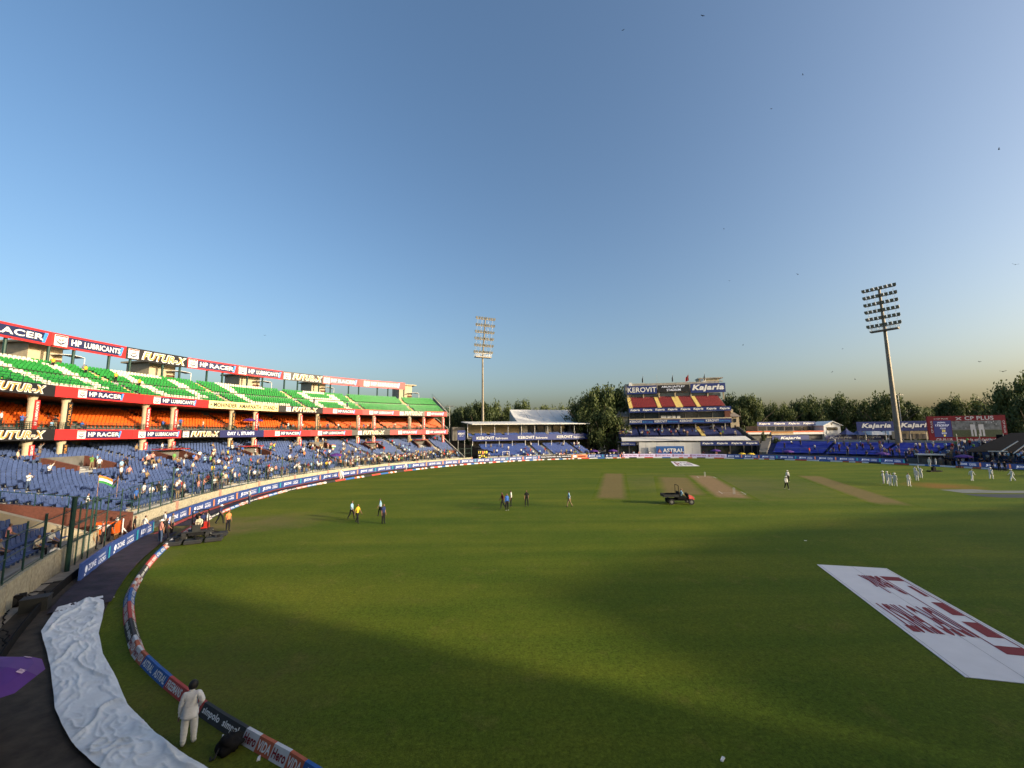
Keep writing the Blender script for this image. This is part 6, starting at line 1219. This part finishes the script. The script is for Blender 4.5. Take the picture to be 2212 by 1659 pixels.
for t in tint: flat += [*t, 1]
at.data.foreach_set('color', flat); me.update(); o = bpy.data.objects.new('distant_crowd', me); link(o); tag(o, 'small far off spectators and staff along the far stands', 'crowd', None, 'stuff')
# ================================================================ VEHICLES
def wheel(parent, p, r, w, name='wheel'):
    wh = empty(name, p); wh.parent = parent
    b = MB(); b.tube((0, -w / 2, 0), (0, w / 2, 0), r, r, 20); b.build('tyre', 'rubber', wh); b = MB(); b.tube((0, -w / 2 - .012, 0), (0, w / 2 + .012, 0), r * .55, r * .55, 14); b.build('rim', 'lamp', wh); b = MB(); b.tube((0, -w / 2 - .03, 0), (0, w / 2 + .03, 0), r * .16, r * .16, 8); b.build('hub', 'steel', wh)
cg = G(1466, 1088); ca = empty('utility_cart', cg, R_(-4), 'dark utility cart with red nose driven across the grass near the pitch', 'cart')
for x in (-.95, 1.15):
    for y in (-.62, .62): wheel(ca, (x, y, .29), .29, .24)
b = MB(); b.box((.05, 0, .48), (2.7, 1.0, .16)); b.box((.2, 0, .66), (.9, 1.2, .22)); b.build('chassis', 'black', ca)
b = MB()
for o_, s_ in (((-.95, 0, .82), (1.6, 1.35, .06)), ((-.95, -.66, 0.95), (1.6, .05, .26)), ((-.95, .66, 0.95), (1.6, .05, .26)), ((-1.73, 0, 0.95), (.05, 1.35, .26)), ((-.17, 0, 0.95), (.05, 1.35, .26))): b.box(o_, s_)
b.build('cargo_bed', 'c_black', ca)
b = MB(); b.hexa([(1.0, -.5, .55), (1.62, -.42, .5), (1.62, .42, .5), (1.0, .5, .55)], [(.95, -.46, 1.02), (1.45, -.34, .86), (1.45, .34, .86), (.95, .46, 1.02)]); b.build('bonnet', 'mred', ca)
for y in (-.3, .3): b = MB(); b.ball((1.56, y, .72), .07); b.build('headlight', 'lamp', ca)
b = MB(); b.box((.9, 0, .95), (.12, .95, .35)); b.build('dashboard', 'black', ca)
for y in (-.28, .28): b = MB(); b.box((.2, y, .82), (.45, .46, .1)); b.box((-.03, y, 1.08), (.1, .46, .5)); b.build('seat', 'black', ca)
b = MB(); b.path([(-.12, -.58, .6), (-.12, -.58, 1.95), (-.12, -.5, 2.02), (-.12, .5, 2.02), (-.12, .58, 1.95), (-.12, .58, .6)], .035, 8); b.build('roll_bar', 'black', ca)
b = MB(); n = 14; b.path([(.72 + .1 * math.sin(2 * math.pi * k / n), -.28 + .17 * math.cos(2 * math.pi * k / n), 1.12 + .14 * math.sin(2 * math.pi * k / n)) for k in range(n + 1)], .018, 5); b.tube((.72, -.28, 1.12), (.9, -.28, .98), .02); b.build('steering_wheel', 'black', ca)
q = ca.matrix_basis @ Vector((.2, -.28, .82 - .36)); person(q, -4, 'sit', 'light blue', 0, 'driver in pale top seated in the dark utility cart', group='people on the field')
# wide mower facing the viewer
mg = G(428, 1163); mw = empty('ride_on_mower', mg, R_(-62), 'large red ride-on mower with wide dark cutting decks near the left boards', 'mower')
for y in (-.75, .75): wheel(mw, (.75, y, .36), .36, .3); wheel(mw, (-.85, y * .9, .3), .3, .26)
b = MB(); b.box((0, 0, .55), (2.2, .95, .22)); b.build('frame', 'black', mw)
b = MB(); b.hexa([(-1.45, -.5, .6), (-.35, -.5, .6), (-.35, .5, .6), (-1.45, .5, .6)], [(-1.4, -.42, 1.08), (-.4, -.46, 1.18), (-.4, .46, 1.18), (-1.4, .42, 1.08)]); b.build('bonnet', 'mred', mw)
b = MB(); b.box((.55, 0, .68), (.9, 1.2, .06)); b.box((.98, 0, .95), (.1, .5, .5)); b.build('foot_plate', 'c_black', mw)
b = MB(); b.box((0, 0, .92), (.5, .52, .12)); b.box((-.24, 0, 1.2), (.1, .5, .5)); b.build('seat', 'black', mw)
b = MB(); b.path([(-.38, -.52, .6), (-.38, -.52, 2.05), (-.38, -.44, 2.12), (-.38, .44, 2.12), (-.38, .52, 2.05), (-.38, .52, .6)], .04, 8); b.build('roll_bar', 'black', mw)
b = MB(); b.path([(.72 + .08 * math.sin(2 * math.pi * k / 14), .19 * math.cos(2 * math.pi * k / 14), 1.2 + .17 * math.sin(2 * math.pi * k / 14)) for k in range(15)], .018, 5); b.tube((.72, 0, 1.2), (.95, 0, .8), .025); b.build('steering_wheel', 'black', mw)
for k, (x, y) in enumerate(((1.5, -1.25), (1.6, 0), (1.5, 1.25), (-.1, -1.35), (-.1, 1.35))):
    dk_ = empty('cutting_unit', (x, y, 0)); dk_.parent = mw
    b = MB(); b.hexa([(-.36, -.56, .09), (.4, -.56, .09), (.4, .56, .09), (-.36, .56, .09)], [(-.28, -.52, .32), (.3, -.52, .28), (.3, .52, .28), (-.28, .52, .32)]); b.build('housing', 'c_black', dk_)
    b = MB(); b.tube((.42, -.52, .1), (.42, .52, .1), .1, .1, 12); b.tube((-.4, -.5, .08), (-.4, .5, .08), .08, .08, 10); b.build('roller', 'rubber', dk_)
    b = MB(); b.tube((-.1, 0, .3), (-x * .45, -y * .55, .55), .05); b.build('lift_arm', 'black', dk_)
    if k < 3: b = MB(); b.box((.35, .3, .4), (.14, .2, .16)); b.build('motor', 'black', dk_)
q = mw.matrix_basis @ Vector((0.02, 0, .92 - .36)); person(q, -62, 'sit', 'cream', 3, 'driver in cream clothes seated on the large red mower', group='people on the field', long=True)
# ================================================================ UMBRELLAS AND SMALL THINGS
def umbrella(p, R, h, label, m='purple', marks=False, tilt=0.0, rz=0):
    u = empty('parasol', p, rz, label, 'parasol', 'purple parasols'); u.rotation_euler = (tilt, 0, rz); b = MB(); n = 8; ring = lambda r, z, sag: [(r * math.cos(2 * math.pi * k / 16), r * math.sin(2 * math.pi * k / 16), z - (sag if k % 2 else 0)) for k in range(16)]
    rs_ = [(.02, h, 0), (R * .3, h - .05, .0), (R * .6, h - .18, -.02), (R * .85, h - .38, -.05), (R, h - .6, -.1)]; rr = [ring(*q) for q in rs_]
    for A_, B_ in zip(rr[:-1], rr[1:]):
        for k in range(16): b.poly([A_[k], B_[k], B_[(k + 1) % 16], A_[(k + 1) % 16]])
    b.build('canopy', m, u, True); b = MB(); b.tube((0, 0, 0), (0, 0, h + .08), .022, n=8); b.build('pole', 'steel', u)
    for k in range(8): b = MB(); a = 2 * math.pi * k / 8; b.tube((0, 0, h - .06), (R * .84 * math.cos(a), R * .84 * math.sin(a), h - .40), .008, n=4); b.build('rib', 'steel', u)
    if marks:
        for k, a in ((0, .35), (1, 1.15), (2, -.5), (3, 2.0)): c_ = inst('pale_mark', panel_mesh('pale_pink', 1, 1, .004), u); e1 = Vector((-math.sin(a), math.cos(a), 0)); e2 = Vector((-math.cos(a) * .78, -math.sin(a) * .78, .42)).normalized(); nn = e1.cross(e2); M = Matrix((e1 * .16, e2 * .14, nn)).transposed().to_4x4(); M.translation = Vector((math.cos(a) * R * .84, math.sin(a) * R * .84, h - .34)) - e1 * .08 + nn * .012; c_.matrix_local = M
    return u
umbrella(G(-118, 1650), 1.5, 2.2, 'large purple parasol in the lower left corner', marks=True)
p = on_blue(725, 1000); umbrella(Vector((p.x, p.y, p.z - .2)), 1.4, 2.2, 'purple parasol among the crowd at the fence of the big stand')
for k, (x, y) in enumerate(((539, 905), (558, 904))): q, az = oncyl(x, y, CS, 77.9); umbrella(pol(CS, 77.9 + .6 * k, az, 9.0), 1.3, 2.5, f"{('left', 'right')[k]} one of two purple parasols in the orange tier")
for k, (x, lab) in enumerate(((1286, 'purple parasol by the far boards right of the white roofed stand'), (1327, 'purple parasol by the far boards left of the pavilion'), (1546, 'purple parasol before the pavilion shop front'), (1700, 'purple parasol before the blue covers'), (1900, 'purple parasol at the right hand boards'), (2072, 'purple parasol beside the dugout'))): a = azpx(x, 980); umbrella(pol(C0, 67.0, a, 0), 1.45, 2.35, lab)
for k, x in enumerate((1603, 1622)):
    a = azpx(x); p = pol(C0, 66.9, a); b = MB(); b.ball((0, 0, .7), .9, 12, 8, (1.3, .8, .75))
    for i_ in range(len(b.v)): w_ = Vector(b.v[i_]); b.v[i_] = tuple(w_ * (1 + .12 * noise.noise(w_ * 2)))
    o = b.build('covered_pile', 'led_yellow' if 0 else 'gold', None, True); o.location = p; o.data.materials[0] = mat('yellow_cover', (.6, .42, .02), .6); tag(o, f"{('left', 'right')[k]} one of two yellow covered piles behind the far boards", 'pile', 'yellow covered piles')
def flagcloth(p, w, h, ang, label, sag):
    f = empty('national_flag', p, ang, label, 'flag', 'tricolour flags'); b = MB(); b.tube((0, 0, 0), (0, 0, 2.5), .02, n=6); b.build('pole', 'wood', f); n = 10
    for j, m in enumerate(('flag_green', 'white', 'saffron')):
        b = MB()
        for i in range(n):
            P_ = lambda i_, z: (w * i_ / n, .1 * math.sin(i_ * .9) * i_ / n, 2.45 - h + z - sag * (i_ / n) ** 1.5); b.poly([P_(i, h * j / 3), P_(i + 1, h * j / 3), P_(i + 1, h * (j + 1) / 3), P_(i, h * (j + 1) / 3)])
        b.build('band', m, f)
    return f
for x, y, lab, s_ in ((208, 1085, 'large tricolour flag waved at the left end of the fence', .5), (250, 1085, 'tricolour flag held slanted among the fence crowd', .7), (716, 985, 'tricolour flag held up in the crowd by a red opening', .1)): p = on_blue(x, y); flagcloth(p, 1.0, .66, R_(60 if x != 250 else 150), lab, s_)
# bottle, bag, litter near the man in white
p = G(480, 1614); bo = empty('water_bottle', p, 0, 'clear plastic water bottle standing on the grass beside the bag', 'bottle'); b = MB(); b.tube((0, 0, 0), (0, 0, .2), .042, .042, 14); b.tube((0, 0, .2), (0, 0, .26), .042, .018, 14); b.build('body', 'bottle', bo); b = MB(); b.tube((0, 0, .26), (0, 0, .29), .02, .02, 12); b.build('cap', 'white', bo); b = MB(); b.tube((0, 0, .09), (0, 0, .16), .0435, .0435, 14); b.build('wrapper', 'cover_grey', bo)
p = G(497, 1622); ba = empty('backpack', p, R_(40), 'black backpack slumped against the boundary cushions', 'bag'); b = MB(); b.ball((0, 0, .17), .26, 22, 16, (1.15, .85, .8))
for i_ in range(len(b.v)): w_ = Vector(b.v[i_]); w_ = w_ + Vector((0, 0, 1)) * 0 + (w_ - Vector((0, 0, .2))).normalized() * .11 * noise.noise(w_ * 7) + (w_ - Vector((0, 0, .2))).normalized() * .05 * noise.noise(w_ * 17); b.v[i_] = (w_.x, w_.y, max(.005, w_.z))
b.build('body', 'black', ba, True); b = MB(); b.path([(-.24, -.06, .2), (-.34, -.14, .06), (-.42, -.1, .02), (-.4, .04, .02)], .02, 6); b.build('strap', 'rubber', ba); b = MB(); b.path([(.02 + .06 * math.cos(t * .5), .0, .42 + .06 * math.sin(t * .5)) for t in range(8)], .014, 6); b.build('handle', 'rubber', ba)
for k, (x, y) in enumerate(((243, 1290), (293, 1405), (560, 1638), (1740, 1168), (1560, 1640))):
    p = G(x, y); b = MB(); b.hexa([(-.09, -.03, 0), (.09, -.02, 0), (.08, .04, 0), (-.08, .05, 0)], [(-.08, -.02, .02), (.07, -.02, .03), (.06, .03, .015), (-.07, .04, .03)]); o = b.build('paper_scrap', 'white'); o.location = p; o.rotation_euler = (0, 0, k); tag(o, ('pale scrap on the grass beside the white sheet', 'pale scrap on the grass near the red and white cushions', 'pale scrap beside the blue cushions at the bottom', 'tiny white scrap on the shaded grass above the big mat', 'tiny scrap on the grass at the bottom')[k], 'scrap', 'scraps on the grass')
# orange box and clutter at the red wall, speaker box, cables
p = G(229, 1168); ob_ = empty('orange_box', p, R_(20), 'bright orange equipment box with white stickers at the red wall end', 'box'); b = MB(); b.box((0, 0, 1.0), (1.5, .5, .9)); b.build('body', 'orange_box', ob_)
for x in (-.35, .25): b = MB(); b.box((x, -.26, 1.1), (.3, .02, .3)); b.build('sticker', 'white', ob_)
for x in (-.6, .6): b = MB(); b.box((x, 0, .28), (.1, .4, .55)); b.build('leg', 'wood', ob_)
b = MB(); b.tube((.95, 0, 0), (.95, 0, 1.6), .04); b.tube((.95, 0, .9), (1.5, 0, .2), .04); b.build('stay', 'white', ob_)
p = G(28, 1310); sp_ = empty('speaker_box', p, R_(35), 'black loudspeaker box on the path before the near stone wall', 'speaker'); b = MB(); b.box((0, 0, .26), (.7, .45, .5)); b.build('cabinet', 'black', sp_); b = MB(); b.tube((.0, -.24, .26), (0, -.22, .26), .18, .18, 16); b.build('cone', 'rubber', sp_); b = MB(); b.box((0, 0, .53), (.3, .06, .04)); b.build('handle', 'steel', sp_)
p = G(75, 1320); o = MB().box((0, 0, .3), (.9, .6, .6)).box((0, 0, .62), (.94, .64, .05)).build('storage_crate', 'c_black'); o.location = p; o.rotation_euler = (0, 0, .6); tag(o, 'dark crate beside the black hoarding', 'crate')
for k, pts in enumerate((((38, 1305), (60, 1275), (78, 1265), (100, 1262), (130, 1258)), ((2, 1355), (12, 1340), (10, 1325), (20, 1316)), ((0, 1400), (14, 1392), (16, 1372), (4, 1362), (-4, 1375), (6, 1385), (20, 1400)), ((60, 1283), (80, 1278), (98, 1280), (86, 1290), (60, 1286)))):
    b = MB(); P_ = [G(*q) + Vector((0, 0, .03)) for q in pts]; Q_ = []
    for i_ in range(len(P_) - 1):
        for s_ in range(5): Q_.append(P_[i_].lerp(P_[i_ + 1], s_ / 5) + Vector((.05 * math.sin(i_ * 3 + s_), .05 * math.cos(i_ * 2 + s_), 0)))
    b.path(Q_ + [P_[-1]], .025, 6); tag(b.build('cable', 'black'), ('black cable running from the speaker box to the near board', 'short black cable left of the speaker box', 'coiled black cable on the path at the left edge', 'looped black cable near the hoarding')[k], 'cable', 'cables on the path')
p = G(2018.7, 1019); rc = empty('camera_buggy', p, 0, 'small black camera buggy standing on the right hand grass', 'camera'); b = MB(); b.box((0, 0, .12), (2.2, .7, .2)); b.build('base', 'black', rc); b = MB(); b.box((-.1, 0, .5), (.5, .4, .6)); b.tube((-.1, 0, .8), (-.1, -.1, 1.0), .12); b.build('head', 'black', rc)
for x in (-.9, .9): b = MB(); b.tube((x, -.38, .12), (x, .38, .12), .12, .12, 10); b.build('roller', 'rubber', rc)
# goal like practice frames by the far stand
for k, (x0, x1, y0, y1) in enumerate(((800, 868, 1440, 1498), (1225, 1290, 1425, 1480))):
    u0, u1, z0, z1 = FK.rect(c5, x0, y0, x1, y1, -1.2); gf = empty('net_frame', FK.W((u0 + u1) / 2, -1.2, 0), 0, ('white', 'grey')[k] + ' practice frame before the white roofed stand', 'frame', 'practice frames'); b = MB(); b.path([FK.W(u0, -1.2, 0), FK.W(u0, -1.2, z1), FK.W(u1, -1.2, z1), FK.W(u1, -1.2, 0)], .05, 6); under(b.build('frame', 'white' if k == 0 else 'steel'), gf)
    b = MB()
    for i_ in range(9): u = u0 + (u1 - u0) * (i_ + .5) / 9; b.tube(FK.W(u, -1.2, 0), FK.W(u, -1.2, z1), .008, n=3)
    under(b.build('net', 'steel'), gf)
# birds
bm = MB(); bm.hexa([(-.05, -.18, 0), (.05, -.18, 0), (.06, .16, 0), (-.06, .16, 0)], [(-.03, -.15, .06), (.03, -.15, .06), (.03, .15, .07), (-.03, .15, .07)]); bm.hexa([(.04, -.06, .04), (.5, -.02, .2), (.48, .1, .2), (.04, .12, .04)], [(.04, -.06, .055), (.5, -.02, .21), (.48, .1, .21), (.04, .12, .055)]); bm.hexa([(-.5, -.02, .2), (-.04, -.06, .04), (-.04, .12, .04), (-.48, .1, .2)], [(-.5, -.02, .21), (-.04, -.06, .055), (-.04, .12, .055), (-.48, .1, .21)])
bm = bm.mesh('bird', 'black')
for k, (x, y) in enumerate(((1518, 34), (1734, 162), (1346, 65), (1667, 235), (2158, 323), (1564, 495), (1724, 593), (1576, 607), (1605, 746), (2193, 572), (2116, 782), (1820, 754), (572, 725), (2166, 803), (1797, 804), (1847, 820))):
    d = ray(x, y); t = rt.uniform(70, 120); o = inst('bird', bm, None, CP + d * t, rt.random() * 6); o.rotation_euler = (rt.uniform(-.3, .3), rt.uniform(-.4, .4), rt.random() * 6); o.scale = (.6, .6, .6); tag(o, 'small dark bird in flight against the sky', 'bird', 'birds in the sky')
